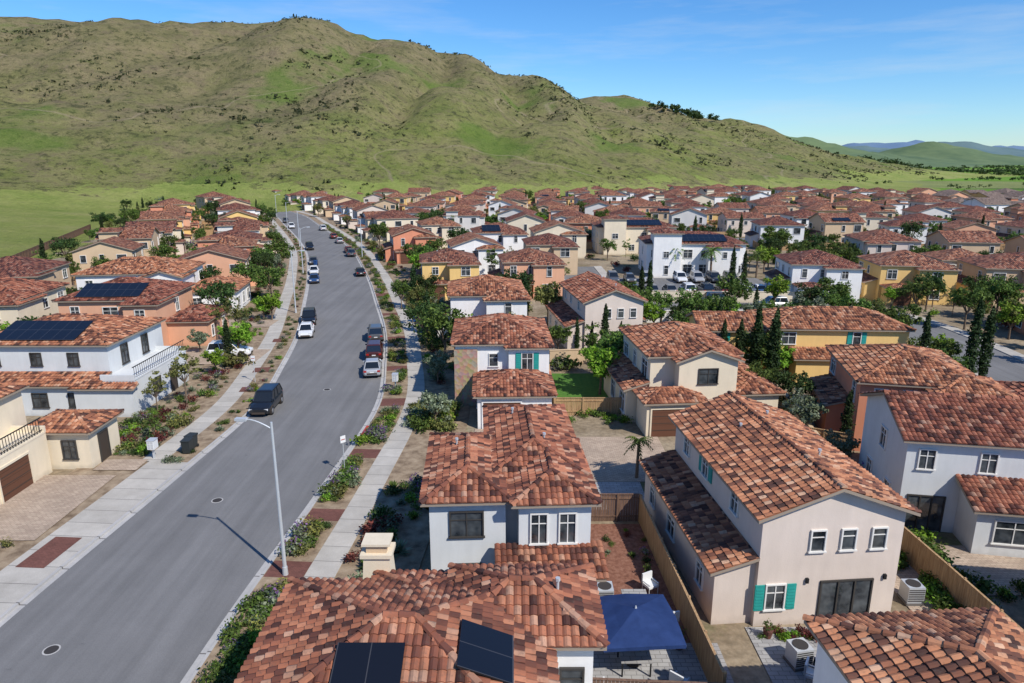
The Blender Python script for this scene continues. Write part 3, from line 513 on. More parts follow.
FV=[farv(i) for i in range(1,13)]; GV=[farv(i,'tile_grey') for i in (21,23,26)]
def okspot(x,y,r):
    for a,b,c in FOOT:
        if (a-x)**2+(b-y)**2<(r+c)**2: return False
    return True
def farhouse(x,y,rot,g=False):
    me=rnd.choice(GV if g else FV); s=rnd.uniform(.93,1.05); place(me,'stucco_house',(x,y,0),rot,(s,s,s*rnd.choice((.92,1,1,1.06)))); foot(x,y,7.2)
s_=0
for i in range(len(RC)):
    if RS[i]<s_ or RC[i].y<104: continue
    s_=RS[i]+16.5; t=RT[i]; n=Vector((t.y,-t.x)); ang=math.atan2(t.y,t.x)
    if RC[i].y<320:
        for off,ra in ((-20,ang+math.pi),(-40,ang+math.pi),(20,ang)):
            p=RC[i]+n*off
            if off==-40 and RC[i].y>290: continue
            if okspot(p.x,p.y,6.3): farhouse(p.x,p.y,ra+math.pi)
    elif t.x<0 and RC[i].x>-160:
        p=RC[i]+n*19
        if okspot(p.x,p.y,7): farhouse(p.x,p.y,ang)
def ymax(x): return 352 if x<-30 else (352+(x+30)*1.1 if x<60 else 451-max(0,x-120)*.78)
base=172; kk=0
while base<480:
    for off,facing in ((0,math.pi),(27,0)):
        f=rowcurve(base+off); x=-110
        while x<.86*(base+off)+40:
            y=f(x)
            sp=rnd.uniform(14.2,17.5)
            if y<ymax(x) and okspot(x,y,6.8) and roaddist(x,y)>17 and (roadside(x,y)>0 or y>320) and rnd.random()<.93:
                farhouse(x,y+rnd.uniform(-1.8,1.8),facing+math.atan2(f(x+5)-y,5)+rnd.uniform(-.12,.12)+(rnd.choice((0,0,math.pi/2))),(x>.58*y+12 and y>235))
            x+=sp
    f=rowcurve(base+13.5); C=[Vector((x,f(x))) for x in range(-60,int(.86*base+60),6)]; C=[p for p in C if p.y<ymax(p.x) and roaddist(p.x,p.y)>4 and roadside(p.x,p.y)>0 and all((p.x-a)**2+(p.y-b)**2>36 for a,b,c in FOOT)]
    if len(C)>3: ribbon('side_street',-3.8,3.8,.05,'asphalt',0,C)
    base+=49
for base in (118,143):
    x=75
    while x<.86*base+40:
        if okspot(x,base+.05*x,6.5): farhouse(x,base-.15*(x-60),rnd.choice((0,math.pi))-.12)
        x+=15
x=84
while x<120:
    farhouse(x,96,-.15); x+=16
# ---------------------------------------------------------------- terrain
R1=[(-1500,520,150,330),(-800,600,148,360),(-444,650,141,380),(-357,700,145,400),(-204,720,148,385),(-129,730,134,370),(-62,740,112,340),(-12,740,96,310),(30,750,80,290),(66,760,68,270),(130,740,36,220),(200,700,8,160)]
R2=[(-20,1050,70,300),(70,1020,78,300),(110,1005,98,320),(145,1000,106,330),(200,1020,84,320),(273,1050,66,300),(341,1080,46,280),(445,1100,22,240),(560,1120,4,200)]
R3=[(-129,730,118,300),(-70,620,60,220),(-30,560,26,150)]
R4=[(66,760,68,260),(120,650,34,180),(190,580,6,120)]
R5=[(-357,700,140,300),(-330,560,86,240),(-290,450,34,170)]
R6=[(-204,720,144,260),(-190,600,88,200),(-170,500,42,150),(-150,420,12,100)]
R7=[(200,1020,80,260),(215,900,40,180),(235,800,12,120)]
def hill(x,y):
    if y<200 and x>-60: return 0
    best=0; bs=0
    for R in (R1,R2,R3,R4,R5,R6,R7):
        for (ax,ay,az,aw),(bx,by,bz,bw) in zip(R,R[1:]):
            dx,dy=bx-ax,by-ay; t=max(0,min(1,((x-ax)*dx+(y-ay)*dy)/(dx*dx+dy*dy)))
            qx,qy=ax+dx*t-x,ay+dy*t-y; d=math.sqrt(qx*qx+qy*qy+1600)-40; W=aw+(bw-aw)*t; s=1-d/W
            if s>0:
                h=(az+(bz-az)*t)*(s**1.12)
                if h>best: best=h; bs=s
    rise=0
    if x<-88 and y<420:
        e=min(1,(-x-88-max(0,y-105)*.33)/150.); rise=max(0,e)**1.3*16
    if best>0 or rise>0:
        v=Vector((x,y,0)); n=noise.fractal(v*.008,1.,2.,5); rg=abs(noise.noise(Vector((x*.014+3+n*.3,y*.004,5)))); r2=noise.fractal(v*.045,1,2,4); mid=4*bs*(1-bs)
        best=best*(1+.02*n+mid*(.10*n+.40*(rg-.22)))+min(best,25)*.11*r2
        best=max(best,0)+rise*(1+.15*n)
    return best
def axis(segs):
    out=[]
    for a,b,st in segs:
        x=a
        while x<b: out.append(x); x+=st
    return out
xs=axis([(-3000,-800,90),(-800,560,7),(560,1200,40),(1200,4000,200),(4000,14001,1000)]); ys=axis([(-400,40,40),(40,250,12),(250,1150,7),(1150,2000,50),(2000,5000,300),(5000,16001,1000)])
V=[];nx=len(xs)
for y in ys:
    for x in xs: V.append((x,y,hill(x,y)))
F=[(j*nx+i,j*nx+i+1,(j+1)*nx+i+1,(j+1)*nx+i) for j in range(len(ys)-1) for i in range(nx-1)]
me=bpy.data.meshes.new('ground'); me.from_pydata(V,[],F); me.materials.append(M['hill_grass']); me.polygons.foreach_set('use_smooth',[True]*len(F)); place(me,'terrain')
sheet('neighbourhood_ground',[(-62,-40),(-66,50),(-82,90),(-104,150),(-128,215),(-150,280),(-160,335),(-90,362),(0,375),(60,456),(130,448),(280,335),(400,245),(620,200),(620,-40)],.02,'lots')
def ridge_mesh(name,pts,W,mat,step,amp,fr):
    x=pts[0][0]; cols=[]
    while x<=pts[-1][0]:
        for a,b in zip(pts,pts[1:]):
            if a[0]<=x<=b[0]:
                t=(x-a[0])/(b[0]-a[0]); y=a[1]+(b[1]-a[1])*t; z=a[2]+(b[2]-a[2])*t; break
        col=[]
        for k_ in range(-10,11):
            s=1-abs(k_)/10; yy=y+k_/10*W; n=noise.fractal(Vector((x*fr,yy*fr,0)),1,2,5); col.append((x,yy,max(-2,z*(s**1.1)*(1+amp*n)+z*.15*n*s)-2))
        cols.append(col); x+=step
    V=[p for c in cols for p in c]; F=[(i*21+j,(i+1)*21+j,(i+1)*21+j+1,i*21+j+1) for i in range(len(cols)-1) for j in range(20)]
    me=bpy.data.meshes.new(name); me.from_pydata(V,[],F); me.materials.append(M[mat]); me.polygons.foreach_set('use_smooth',[True]*len(F)); place(me,name)
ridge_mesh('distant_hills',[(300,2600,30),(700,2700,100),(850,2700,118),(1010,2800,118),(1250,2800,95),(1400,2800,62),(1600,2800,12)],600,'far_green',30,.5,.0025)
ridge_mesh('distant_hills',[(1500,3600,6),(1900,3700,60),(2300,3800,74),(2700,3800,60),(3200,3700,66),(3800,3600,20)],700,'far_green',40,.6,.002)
ridge_mesh('distant_mountains',[(800,6500,160),(2400,6500,190),(2900,6600,160),(3500,6600,130),(4200,6600,135),(5200,6500,120),(7000,6000,120)],1200,'far_haze_blue2',60,.55,.0011)
ridge_mesh('distant_mountains',[(500,10500,330),(3500,10500,300),(4600,10500,230),(5800,10500,260),(7500,10500,210),(12000,10000,230)],1800,'far_haze_blue',90,.6,.0008)
# ---------------------------------------------------------------- foliage
def leafs(mb,c,r,n,size,mat,shell=.4,g=rnd,flat=0):
    for _ in range(n):
        d=Vector((g.gauss(0,1),g.gauss(0,1),g.gauss(0,1))).normalized(); q=shell+(1-shell)*g.random()
        p=Vector((c[0]+d.x*r[0]*q,c[1]+d.y*r[1]*q,c[2]+d.z*r[2]*q)); 
        nn=(d+Vector((g.gauss(0,.7),g.gauss(0,.7),g.gauss(0,.7)+flat))).normalized(); a=nn.orthogonal().normalized(); a=(Matrix.Rotation(g.uniform(0,6.28),3,nn)@a); b=nn.cross(a); s=size*g.uniform(.6,1.3)
        mb.face([p-a*s,p-b*s*.55,p+a*s,p+b*s*.55],mat)
def tree_mesh(seed,mat,H=6,R=2.2,ncl=46,nl=42,ls=.17,trunk=.14):
    g=random.Random(seed); mb=MB(); th=H*.34; mb.tube((0,0,-.2),(g.uniform(-.1,.1),g.uniform(-.1,.1),th),trunk,trunk*.7,'bark',7,False); top=Vector((0,0,th)); ends=[]
    for i in range(7):
        a=i*2.4+g.uniform(-.4,.4); L=R*g.uniform(.5,.85); e=top+Vector((math.cos(a)*L,math.sin(a)*L,H*g.uniform(.12,.5))); m=top.lerp(e,.5)+Vector((0,0,.25)); mb.tube(top-Vector((0,0,.1)),m,trunk*.55,trunk*.35,'bark',5,False); mb.tube(m,e,trunk*.35,trunk*.12,'bark',5,False); ends.append(e)
        for _ in range(2): e2=m+Vector((g.uniform(-1,1),g.uniform(-1,1),g.uniform(.2,1)))*R*.4; mb.tube(m,e2,trunk*.2,trunk*.08,'bark',4,False); ends.append(e2)
    for i in range(ncl):
        if i<len(ends): c=ends[i]
        else:
            d=Vector((g.gauss(0,1),g.gauss(0,1),g.gauss(0,.8))).normalized(); q=g.uniform(.5,1); c=Vector((d.x*R*q,d.y*R*q,H*.66+d.z*H*.30*q))
        rr=R*g.uniform(.2,.36); leafs(mb,c,(rr,rr,rr*.75),nl,ls,mat,.2,g,.4)
    return mb.mesh('tree_mesh')
def shrub_mesh(seed,mat,n=240,r=.6,h=.5,ls=.08,fl=None):
    g=random.Random(seed); mb=MB()
    for i in range(7): leafs(mb,(g.uniform(-.5,.5)*r,g.uniform(-.5,.5)*r,h*g.uniform(.45,.8)),(r*.6,r*.6,h*.55),n//7,ls,mat,.3,g,.4)
    if fl: leafs(mb,(0,0,h),(r*.8,r*.8,h*.5),n//6,ls*.8,fl,.7,g)
    return mb.mesh('shrub_mesh')
def cypress_mesh(seed,H=6,R=.65):
    g=random.Random(seed); mb=MB(); mb.tube((0,0,-.2),(0,0,H*.8),.1,.03,'bark',6,False)
    for i in range(60):
        t=(i+.5)/60; rr=R*(math.sin(math.pi*min(1,.18+t*.82))**.7)*g.uniform(.75,1.1); z=.3+t*(H-.4); leafs(mb,(g.uniform(-.1,.1),g.uniform(-.1,.1),z),(rr,rr,.35),38,.13,'leaf_cypress',.6,g,.3)
    return mb.mesh('cypress_mesh')
def agave_mesh(seed,mat='leaf_silver'):
    g=random.Random(seed); mb=MB()
    for i in range(34):
        a=i*2.399; el=g.uniform(.25,1.3); L=.7*g.uniform(.8,1.1); d=Vector((math.cos(a)*math.cos(el),math.sin(a)*math.cos(el),math.sin(el))); s=Vector((-math.sin(a),math.cos(a),0))*.06
        m=d*L*.5; mb.face([-s,s,m+s*1.3,m-s*1.3],mat); mb.face([m-s*1.3,m+s*1.3,d*L-Vector((0,0,.08))],mat)
    return mb.mesh('agave_mesh')
def palm_mesh(seed,H=4.5):
    g=random.Random(seed); mb=MB(); mb.tube((0,0,-.2),(.1,0,H),.2,.14,'bark',8,False)
    for i in range(26):
        a=i*2.399; el=g.uniform(-.3,1.1); L=1.7; pr=Vector((.1,0,H)); d=Vector((math.cos(a),math.sin(a),0)); sd=Vector((-math.sin(a),math.cos(a),0))
        for k_ in range(7):
            t=(k_+1)/7; p=Vector((.1,0,H))+d*L*t*math.cos(el*(1-t*.4))+Vector((0,0,L*(math.sin(el)*t-.6*t*t)))
            for sg in (-1,1):
                q=p+sd*sg*.38*(1-t*.5)-Vector((0,0,.14))+d*.12; mb.face([pr,p,q],'leaf_green')
            pr=p
    return mb.mesh('palm_mesh')
T={'green':[tree_mesh(i,'leaf_green') for i in (1,2,3)],'dark':[tree_mesh(i,'leaf_dark',6,2.4) for i in (4,5)],'bright':[tree_mesh(6,'leaf_bright',5,2.0)],'olive':[tree_mesh(7,'leaf_olive',5,2.0),tree_mesh(8,'leaf_silver',4.5,1.9)],'thin':[tree_mesh(9,'leaf_olive',6.5,1.5,30,26,.13,.08),tree_mesh(10,'leaf_green',6,1.4,30,26,.13,.08)]}
TN={'green':'broadleaf_tree','dark':'oak_tree','bright':'young_tree','olive':'olive_tree','thin':'street_tree'}
def tree(k_,x,y,s=1,z=0): 
    s_=s*rnd.uniform(.92,1.08); place(rnd.choice(T[k_]),TN[k_],(x,y,z),rnd.uniform(0,6.28),(s_*rnd.uniform(.9,1.1),s_*rnd.uniform(.9,1.1),s_))
SH=[shrub_mesh(1,'leaf_green'),shrub_mesh(2,'leaf_silver'),shrub_mesh(3,'leaf_olive'),shrub_mesh(4,'leaf_bright'),shrub_mesh(5,'leaf_silver',fl='flower_purple'),shrub_mesh(6,'leaf_dark'),shrub_mesh(7,'leaf_red'),shrub_mesh(8,'leaf_green',r=.8,h=.35),shrub_mesh(9,'leaf_olive',fl='leaf_yellow')]
AG=[agave_mesh(1),agave_mesh(2,'leaf_green')]
CY=[cypress_mesh(1),cypress_mesh(2,6.5,.6)]; PM=palm_mesh(1)
def shrub(x,y,s=1,k_=None,z=.05):
    if k_ is None and rnd.random()<.12: place(rnd.choice(AG),'agave_plant',(x,y,z),rnd.uniform(0,6),s)
    else: place(SH[k_] if k_ is not None else rnd.choice(SH),'shrub',(x,y,z),rnd.uniform(0,6.28),(s*rnd.uniform(.8,1.25),s*rnd.uniform(.8,1.25),s*rnd.uniform(.8,1.2)))
PADR=[(31,34.2),(37.4,40),(46.4,49.3),(56.4,59.6),(66.4,69.6),(78.5,81.6),(91.5,94.6),(105.5,108.5)]
for p,t,s1 in zip(RC,RT,RS):
    if not 18<p.y<230: continue
    n=Vector((t.y,-t.x)); near=p.y<75
    if not any(a<p.y<b for a,b in PADR):
        for _ in range(7 if near else 3):
            if noise.noise(Vector((p.y*.25,0,0)))>-.4:
                q=p+n*rnd.uniform(5.95,7.35)+t*rnd.uniform(-.7,.7); shrub(q.x,q.y,rnd.uniform(.6,1.4 if p.y<50 else 1.15),z=.12,k_=rnd.choice((0,1,2,0,3,7,None,0,8,4)))
    for _ in range(4 if near else 2):
        q=p+n*rnd.uniform(9.8,13)+t*rnd.uniform(-.7,.7)
        if okspot(q.x,q.y,-2.0) and not 42<q.y<50.5 and rnd.random()<.6: shrub(q.x,q.y,rnd.uniform(.5,1.5),z=.1)
    if p.y>46:
        if rnd.random()<.7:
            for _ in range(2): q=p-n*rnd.uniform(5.9,7.0); shrub(q.x,q.y,rnd.uniform(.35,.8),z=.12)
        for _ in range(4 if near else 3):
            q=p-n*rnd.uniform(9.6,13.5)+t*rnd.uniform(-.7,.7)
            if not 70<q.y<76: shrub(q.x,q.y,rnd.uniform(.4,1.2),z=.1)
    elif p.y>44:
        for _ in range(3): q=p-n*rnd.uniform(6.1,7.0); shrub(q.x,q.y,rnd.uniform(.5,.9),z=.12,k_=1)
for _ in range(70): shrub(rnd.uniform(-31.6,-28.0),rnd.uniform(28,34.7),rnd.uniform(.4,1.0),z=.1)
for _ in range(85): shrub(rnd.uniform(-31.6,-26.6),rnd.uniform(46.5,55.0),rnd.uniform(.5,1.3),z=.1)
for _ in range(30): shrub(rnd.uniform(-8,-4.8),rnd.uniform(26,42),rnd.uniform(.6,1.2),z=.1)
for _ in range(40): shrub(rnd.uniform(-8.4,-5),rnd.uniform(51,58),rnd.uniform(.8,1.7),z=.1,k_=rnd.choice((0,2,8,1,3)))
for _ in range(34): shrub(rnd.uniform(20.2,21.2),rnd.uniform(28,37),rnd.uniform(.8,1.3),k_=rnd.choice((0,3,0)))
for _ in range(34): shrub(rnd.uniform(22,23.2),rnd.uniform(28,35),rnd.uniform(1.0,1.6),k_=rnd.choice((0,3,0,5)))
for _ in range(20): shrub(rnd.uniform(24,33),rnd.uniform(29.4,30.4),rnd.uniform(.8,1.4),k_=rnd.choice((0,3,0,5)))
for _ in range(18): shrub(rnd.uniform(11.3,14.6),rnd.uniform(26.6,27.3),rnd.uniform(.4,.7),k_=rnd.choice((0,3,6)))
for _ in range(14): shrub(rnd.uniform(4.3,8),rnd.uniform(32,36.6),rnd.uniform(.3,.6))
for _ in range(30): shrub(rnd.uniform(4,10),rnd.uniform(53,57),rnd.uniform(.5,1.2),k_=rnd.choice((0,3,7)))
for _ in range(60): shrub(rnd.uniform(20,24.4),rnd.uniform(40,62),rnd.uniform(.6,1.7))
for _ in range(60): shrub(rnd.uniform(36,48),rnd.uniform(55,62),rnd.uniform(.7,1.8))
for _ in range(70): shrub(rnd.uniform(38,47),rnd.uniform(66,96),rnd.uniform(.8,2.0),k_=rnd.choice((0,3,7,5,2)))
for _ in range(90): shrub(rnd.uniform(16,46),rnd.uniform(74,97),rnd.uniform(.8,1.9),k_=rnd.choice((0,3,7,5,2)))
for a in [('olive',-6.2,52.5,.8),('thin',-28.8,57.8,1.),('thin',-30.2,55.4,.7),('thin',-32.5,79.5,1.0),('thin',-35.5,80.5,.9),('thin',-27.5,49.5,.5),('bright',8.1,60.5,1.1),('green',5,73,.7),('olive',-7.2,64,.7),('dark',-8,71,.7),('green',-37,104,1),('dark',-43,118,1.),('green',-46,127,1.1),
          ('green',30,92,1.1),('bright',38,98,1),('green',20,76,.8),('green',33,79,.9),('olive',22,74,.8),('green',43,75,1),('olive',57,70,.9),('green',66,92,1.1),('dark',40,90,1),('bright',45,93,.8),('green',56,94,1),('dark',60,98,.9),('olive',23,45,.6),('green',40,61,.8),('green',21.5,57,.8),('olive',38,56,.7),('bright',10,98,.8),('green',16,97,.9),('thin',9,118,.8),('green',-16,98,.8),('thin',-13,88,.7),('olive',-10,93,.7),
          ('green',26,84,.9),('olive',31,87,.9),('bright',24,80,.8),('dark',36,84,.9),('green',42,83,1.),('olive',46,86,.8),('green',58,86,1),('dark',57,62,.8),('green',18.6,47,.6),('olive',22.5,50,.9),('dark',23.2,54,.8),('bright',45,70,.7),('green',40,71,.9),('green',19.5,64,.7),('bright',15,72,.8),('olive',1,72,.7),('green',11.5,69,.8),('green',57,112,.8),('dark',66,113,.8)]: tree(*a)
for a in [(24.2,61.5,1.3),(22.8,62.0,1.25),(21.4,62.6,1.1),(20.0,63,1.),(45.0,65,1.25),(46.6,65.4,1.2),(7.2,74,.65),(8.8,73.8,.6),(10.4,74,.65),(12,73.8,.6),(38,118,1.1),(40,118,1.),(19,100,1.),(20.2,100,1.05),(39,63,1.1),(24.6,47.5,.8)]: place(rnd.choice(CY),'cypress_tree',(a[0],a[1],0),rnd.uniform(0,6),(a[2]*.9,a[2]*.9,a[2]))
for a in [(8.5,43.2,.62),(30,127,1.1),(36,124,1.2),(45,126,1),(33,150,1.3)]: place(PM,'palm_tree',(a[0],a[1],0),rnd.uniform(0,6),a[2])
cnt=0
for _ in range(11000):
    if cnt>1300: break
    y=rnd.uniform(62,440)**1.0; x=rnd.uniform(-.55*y-20,.8*y+15)
    if x<-(70+(y-90)*.45) or y>ymax(x)-4: continue
    if not okspot(x,y,-1.4) or roaddist(x,y)<9 : continue
    if 12<x<46 and 104<y<127: continue
    if min((p.x-x)**2+(p.y-y)**2 for p in street2[::3])<36: continue
    cnt+=1
    if rnd.random()<.60: tree(rnd.choice(('green','dark','olive','green','thin','bright')),x,y,rnd.uniform(.55,1.2))
    elif rnd.random()<.18: place(rnd.choice(CY),'cypress_tree',(x,y,0),0,rnd.uniform(.7,1.2))
    else: shrub(x,y,rnd.uniform(1.4,2.8))
# hillside scrub (one mass)
mb=MB(); c=0; g=random.Random(5)
while c<13000:
    x=g.uniform(-620,520); y=g.uniform(330,1080)
    n=noise.fractal(Vector((x*.012,y*.012,3)),1,2,5)
    if n<g.uniform(-.02,.5): c+=.2; continue
    z=hill(x,y)
    if z<5: c+=.2; continue
    r=g.uniform(.5,1.6)*(1.9 if g.random()<.14 else 1); leafs(mb,(x,y,z+r*.3),(r*1.2,r*1.2,r*.55),7,r*.55,'leaf_scrub',.3,g,.5); c+=1
mb.obj('hillside_scrub')
mb=MB()
for cx,cy,n,sp,R in ((285,1040,26,17,8),(305,1050,12,12,6),(212,905,16,20,6),(345,1060,8,20,5),(420,1090,10,40,5)):
    for _ in range(n):
        x=cx+g.gauss(0,sp); y=cy+g.gauss(0,10); z=hill(x,y); 
        for q in range(5): leafs(mb,(x+g.uniform(-3,3),y+g.uniform(-3,3),z+R*g.uniform(.5,1.3)),(R*.5,R*.5,R*.4),26,1.3,'leaf_dark',.2,g,.3)
mb.obj('eucalyptus_grove')
mb=MB()
for _ in range(2200):
    y=g.choice((560,800,1000,1250,1500,1900,2300))+g.uniform(-25,25); x=g.uniform(.18*y+ (160 if y<1200 else 0),1.0*y)
    if y<900 and (x<.5*y or g.random()<.6): continue
    if noise.noise(Vector((x*.006,y*.01,7)))<.0 and g.random()<.85: continue
    z=hill(x,y)
    if z>25: continue
    R=g.uniform(3,7)*(.6 if y<900 else 1); 
    for q in range(3): leafs(mb,(x+g.uniform(-R,R),y,z+R*g.uniform(.3,.8)),(R*.8,R*.8,R*.5),12,R*.28,'leaf_dark',.2,g,.3)
mb.obj('distant_trees')
# ---------------------------------------------------------------- fences / walls
def fence(name,pts,h=1.8,mat='wood'):
    mb=MB()
    for (ax,ay),(bx,by) in zip(pts,pts[1:]):
        a=Vector((ax,ay,0));b=Vector((bx,by,0));L=(b-a).length;r=(b-a)/L;n=Vector((r.y,-r.x,0)); k_=0.
        while k_<L-.05:
            w_=min(.14,L-k_); mb.obox(a,r,n,k_+.004,k_+w_-.006,0,h-rnd.uniform(0,.025),-.012+rnd.uniform(-.003,.003),.012,mat); k_+=.145
        k_=0.
        while k_<=L: mb.obox(a,r,n,k_-.05,k_+.05,-.2,h+.06,.014,.11,mat); k_+=2.4
        for z in (.35,h-.3): mb.obox(a,r,n,0,L,z,z+.09,.013,.06,mat)
        mb.obox(a,r,n,0,L,h,h+.03,-.05,.06,mat)
    mb.obj(name)
def wall(name,pts,h=1.6,mat='stucco_tan',t=.1):
    mb=MB()
    for (ax,ay),(bx,by) in zip(pts,pts[1:]):
        a=Vector((ax,ay,0));b=Vector((bx,by,0));L=(b-a).length;r=(b-a)/L;n=Vector((r.y,-r.x,0)); mb.obox(a,r,n,0,L,-.2,h,-t,t,mat); mb.obox(a,r,n,-.03,L+.03,h,h+.08,-t-.05,t+.05,mat)
    mb.obj(name)
fence('wooden_fence',[(8.2,22.6),(7.9,30),(7.6,37.4)]); fence('wooden_fence',[(3.9,37.4),(7.6,37.4)],mat='wood_dark'); fence('wooden_fence',[(2.8,22.3),(9.6,21.9),(11,21.6)],mat='wood_dark')
fence('wooden_fence',[(21.6,24),(21.4,30),(21.0,38)],mat='wood'); fence('wooden_fence',[(11,21.4),(20,21.6)],mat='wood_dark'); fence('wooden_fence',[(3.6,55.2),(10,55.2)],1.6); fence('wooden_fence',[(3.6,55.2),(3.6,68)],1.6); fence('wooden_fence',[(9.6,55.6),(9.6,70)],1.6,'wood_dark')
fence('wooden_fence',[(18.9,50),(24.6,47)],1.7); wall('garden_wall',[(21.5,40),(24,60)],1.5); wall('garden_wall',[(19,73),(40,71.5)],1.6); wall('garden_wall',[(16,104),(44,103)],1.7,'stucco_cream'); wall('garden_wall',[(36,60),(47,55)],1.5)
wall('garden_wall',[(4,70.5),(16,72)],1.5); wall('garden_wall',[(18,90),(42,90.5)],1.6,'stucco_white')
fence('boundary_fence',[(-68,50),(-84,90),(-106,150),(-130,215)],2.0,'wood_dark')
# ---------------------------------------------------------------- vehicles
def car_mesh(kind,paint):
    mb=MB(); P='paint_'+paint; suv=kind=='suv'; hw=.93 if suv else .89; L=2.35 if suv else 2.3; belt=1.06 if suv else .90; rf=1.70 if suv else 1.42; low=.26
    if suv: st=[(-L,.55,.92,.80),(-L+.08,.38,1.0,.90),(-L+.5,low,belt,1),(-1.2,low,belt,1),(0,low,belt,1),(.95,low,belt-.02,1),(1.6,low,belt-.1,.98),(2.1,.3,belt-.22,.93),(L,.42,.72,.80)]
    else: st=[(-L,.5,.80,.80),(-L+.08,.36,.92,.9),(-L+.5,low,belt+.04,1),(-1.2,low,belt,1),(0,low,belt-.02,1),(.95,low,belt-.03,1),(1.6,low,.80,.98),(2.1,.28,.68,.92),(L,.4,.58,.78)]
    rings=[]
    for y,zb,zt,ws in st:
        a=hw*ws; h=zt-zb; half=[(a*.86,zb),(a*.97,zb+h*.15),(a,zb+h*.5),(a*.97,zb+h*.8),(a*.88,zt-.02),(a*.6,zt+.02)]
        rings.append([(x,y,z) for x,z in half]+[(-x,y,z) for x,z in half[::-1]])
    for A,B in zip(rings,rings[1:]):
        n=len(A)
        for i in range(n): mb.face([A[i],A[(i+1)%n],B[(i+1)%n],B[i]],P)
    mb.face(rings[0],P); mb.face(rings[-1][::-1],P)
    if suv: B_=[(-2.1,hw*.88),(1.05,hw*.86)]; T_=[(-1.85,hw*.74),(.35,hw*.74)]
    else: B_=[(-1.75,hw*.84),(1.1,hw*.84)]; T_=[(-.95,hw*.68),(.3,hw*.68)]
    zb=belt-.02; b=[(-B_[0][1],B_[0][0],zb),(B_[0][1],B_[0][0],zb),(B_[1][1],B_[1][0],zb),(-B_[1][1],B_[1][0],zb)]; t=[(-T_[0][1],T_[0][0],rf),(T_[0][1],T_[0][0],rf),(T_[1][1],T_[1][0],rf),(-T_[1][1],T_[1][0],rf)]
    for i in range(4): mb.face([b[i],b[(i+1)%4],t[(i+1)%4],t[i]],'car_glass')
    cx=(T_[0][0]+T_[1][0])/2; u=[(x*1.02,cx+(y-cx)*1.05,rf-.02) for x,y,z in t]; m=[(x*.97,cx+(y-cx)*.97,rf+.05) for x,y,z in t]; tt=[(x*.7,cx+(y-cx)*.8,rf+.08) for x,y,z in t]
    for i in range(4): mb.face([u[i],u[(i+1)%4],m[(i+1)%4],m[i]],P); mb.face([m[i],m[(i+1)%4],tt[(i+1)%4],tt[i]],P)
    mb.face(tt,P)
    for i in range(4): mb.tube(b[i],t[i],.055,.045,P,5,False)
    for sg in (-1,1):
        for f in (.42,.72) if suv else (.5,):
            pb=(sg*(B_[0][1]+.005),B_[0][0]+(B_[1][0]-B_[0][0])*f,zb); pt=(sg*(T_[0][1]+.005),T_[0][0]+(T_[1][0]-T_[0][0])*f,rf); mb.tube(pb,pt,.04,.035,P,5,False)
        mb.box(sg*hw*1.0-.09,.85,belt-.02,sg*hw*1.0+.09,1.0,belt+.12,P,True)
        mb.box(sg*.62-.17,L-.16,.62,sg*.62+.17,L-.04,.76,'lamp_white',True); mb.box(sg*.66-.14,-L-.01,.72,sg*.66+.14,-L+.1,.9,'lamp_red',True)
        for yy in (-1.4,1.42):
            R=.36 if suv else .33; x=sg*(hw-.10); mb.tube((x-.02*sg,yy,R),(x+.112*sg,yy,R),R,R,'tyre',18); mb.tube((x+.10*sg,yy,R),(x+.122*sg,yy,R),R*.62,R*.58,'hub',12)
            mb.tube((sg*(hw-.2),yy,R+.03),(sg*(hw+.004),yy,R+.03),R+.06,R+.06,'trim_dark',18)
    mb.box(-.5,-L-.015,.5,.5,-L+.1,.64,'trim_dark',True); mb.box(-.55,L-.1,.34,.55,L+.01,.52,'trim_dark',True); mb.box(-.2,-L-.02,.66,.2,-L+.02,.76,'white_plastic',True)
    return mb.mesh('car_mesh')
CARS={}
def car(kind,paint,x,y,ang,z=.035):
    if (kind,paint) not in CARS: CARS[(kind,paint)]=car_mesh(kind,paint)
    place(CARS[(kind,paint)],'parked_suv' if kind=='suv' else 'parked_car',(x,y,z),ang)
def roadcar(kind,paint,y,side):
    p,t=roadpt(y); n=Vector((t.y,-t.x)); q=p+n*side*4.2; car(kind,paint,q.x,q.y,math.atan2(-t.x,t.y)+(0 if side>0 else math.pi))
for a in [('suv','black',57.5,-1),('sedan','white',84,-1),('suv','black',91,-1),('sedan','silver',66.5,1),('suv','maroon',73,1),('suv','grey',80,1),('sedan','white',132,-1),('sedan','blue',122,-1),('sedan','grey',145,-1),('suv','black',170,-1),('sedan','black',128,1),('suv','grey',155,1),('sedan','red',162,1),('sedan','silver',180,1),('suv','white',215,1),('sedan','red',192,1),('suv','grey',245,-1),('suv','white',225,-1)]: roadcar(*a)
car('suv','white',-31.0,73.0,math.radians(-82),.155)
for i in range(9): car(rnd.choice(('suv','sedan')),rnd.choice(('black','white','silver','grey','red')),17+i*2.9,111,0,.06)
for i in range(8): 
    if i!=3: car(rnd.choice(('suv','sedan')),rnd.choice(('black','white','silver','grey','blue')),18+i*3,122,math.pi,.06)
for a in [(54,62,-1.5,'white'),(49.5,88,.1,'grey'),(30,102.5,1.6,'black'),(38,99,1.6,'white'),(66,60,1.5,'white')]: car('suv',a[3],a[0],a[1],a[2],.06)
for _ in range(150):
    y=rnd.uniform(180,430); x=rnd.uniform(-40,.7*y)
    for b in (172,221,270,319,368,417):
        f=rowcurve(b+13.5)
        if abs(f(x)-y)<14:
            yy=f(x)+rnd.choice((-2.8,2.8))
            if okspot(x,yy,-3.5) and roaddist(x,yy)>8 and roadside(x,yy)>0 and yy<ymax(x): car(rnd.choice(('suv','sedan')),rnd.choice(list(PAINT)),x,yy,math.pi/2+.05,.055)
            break
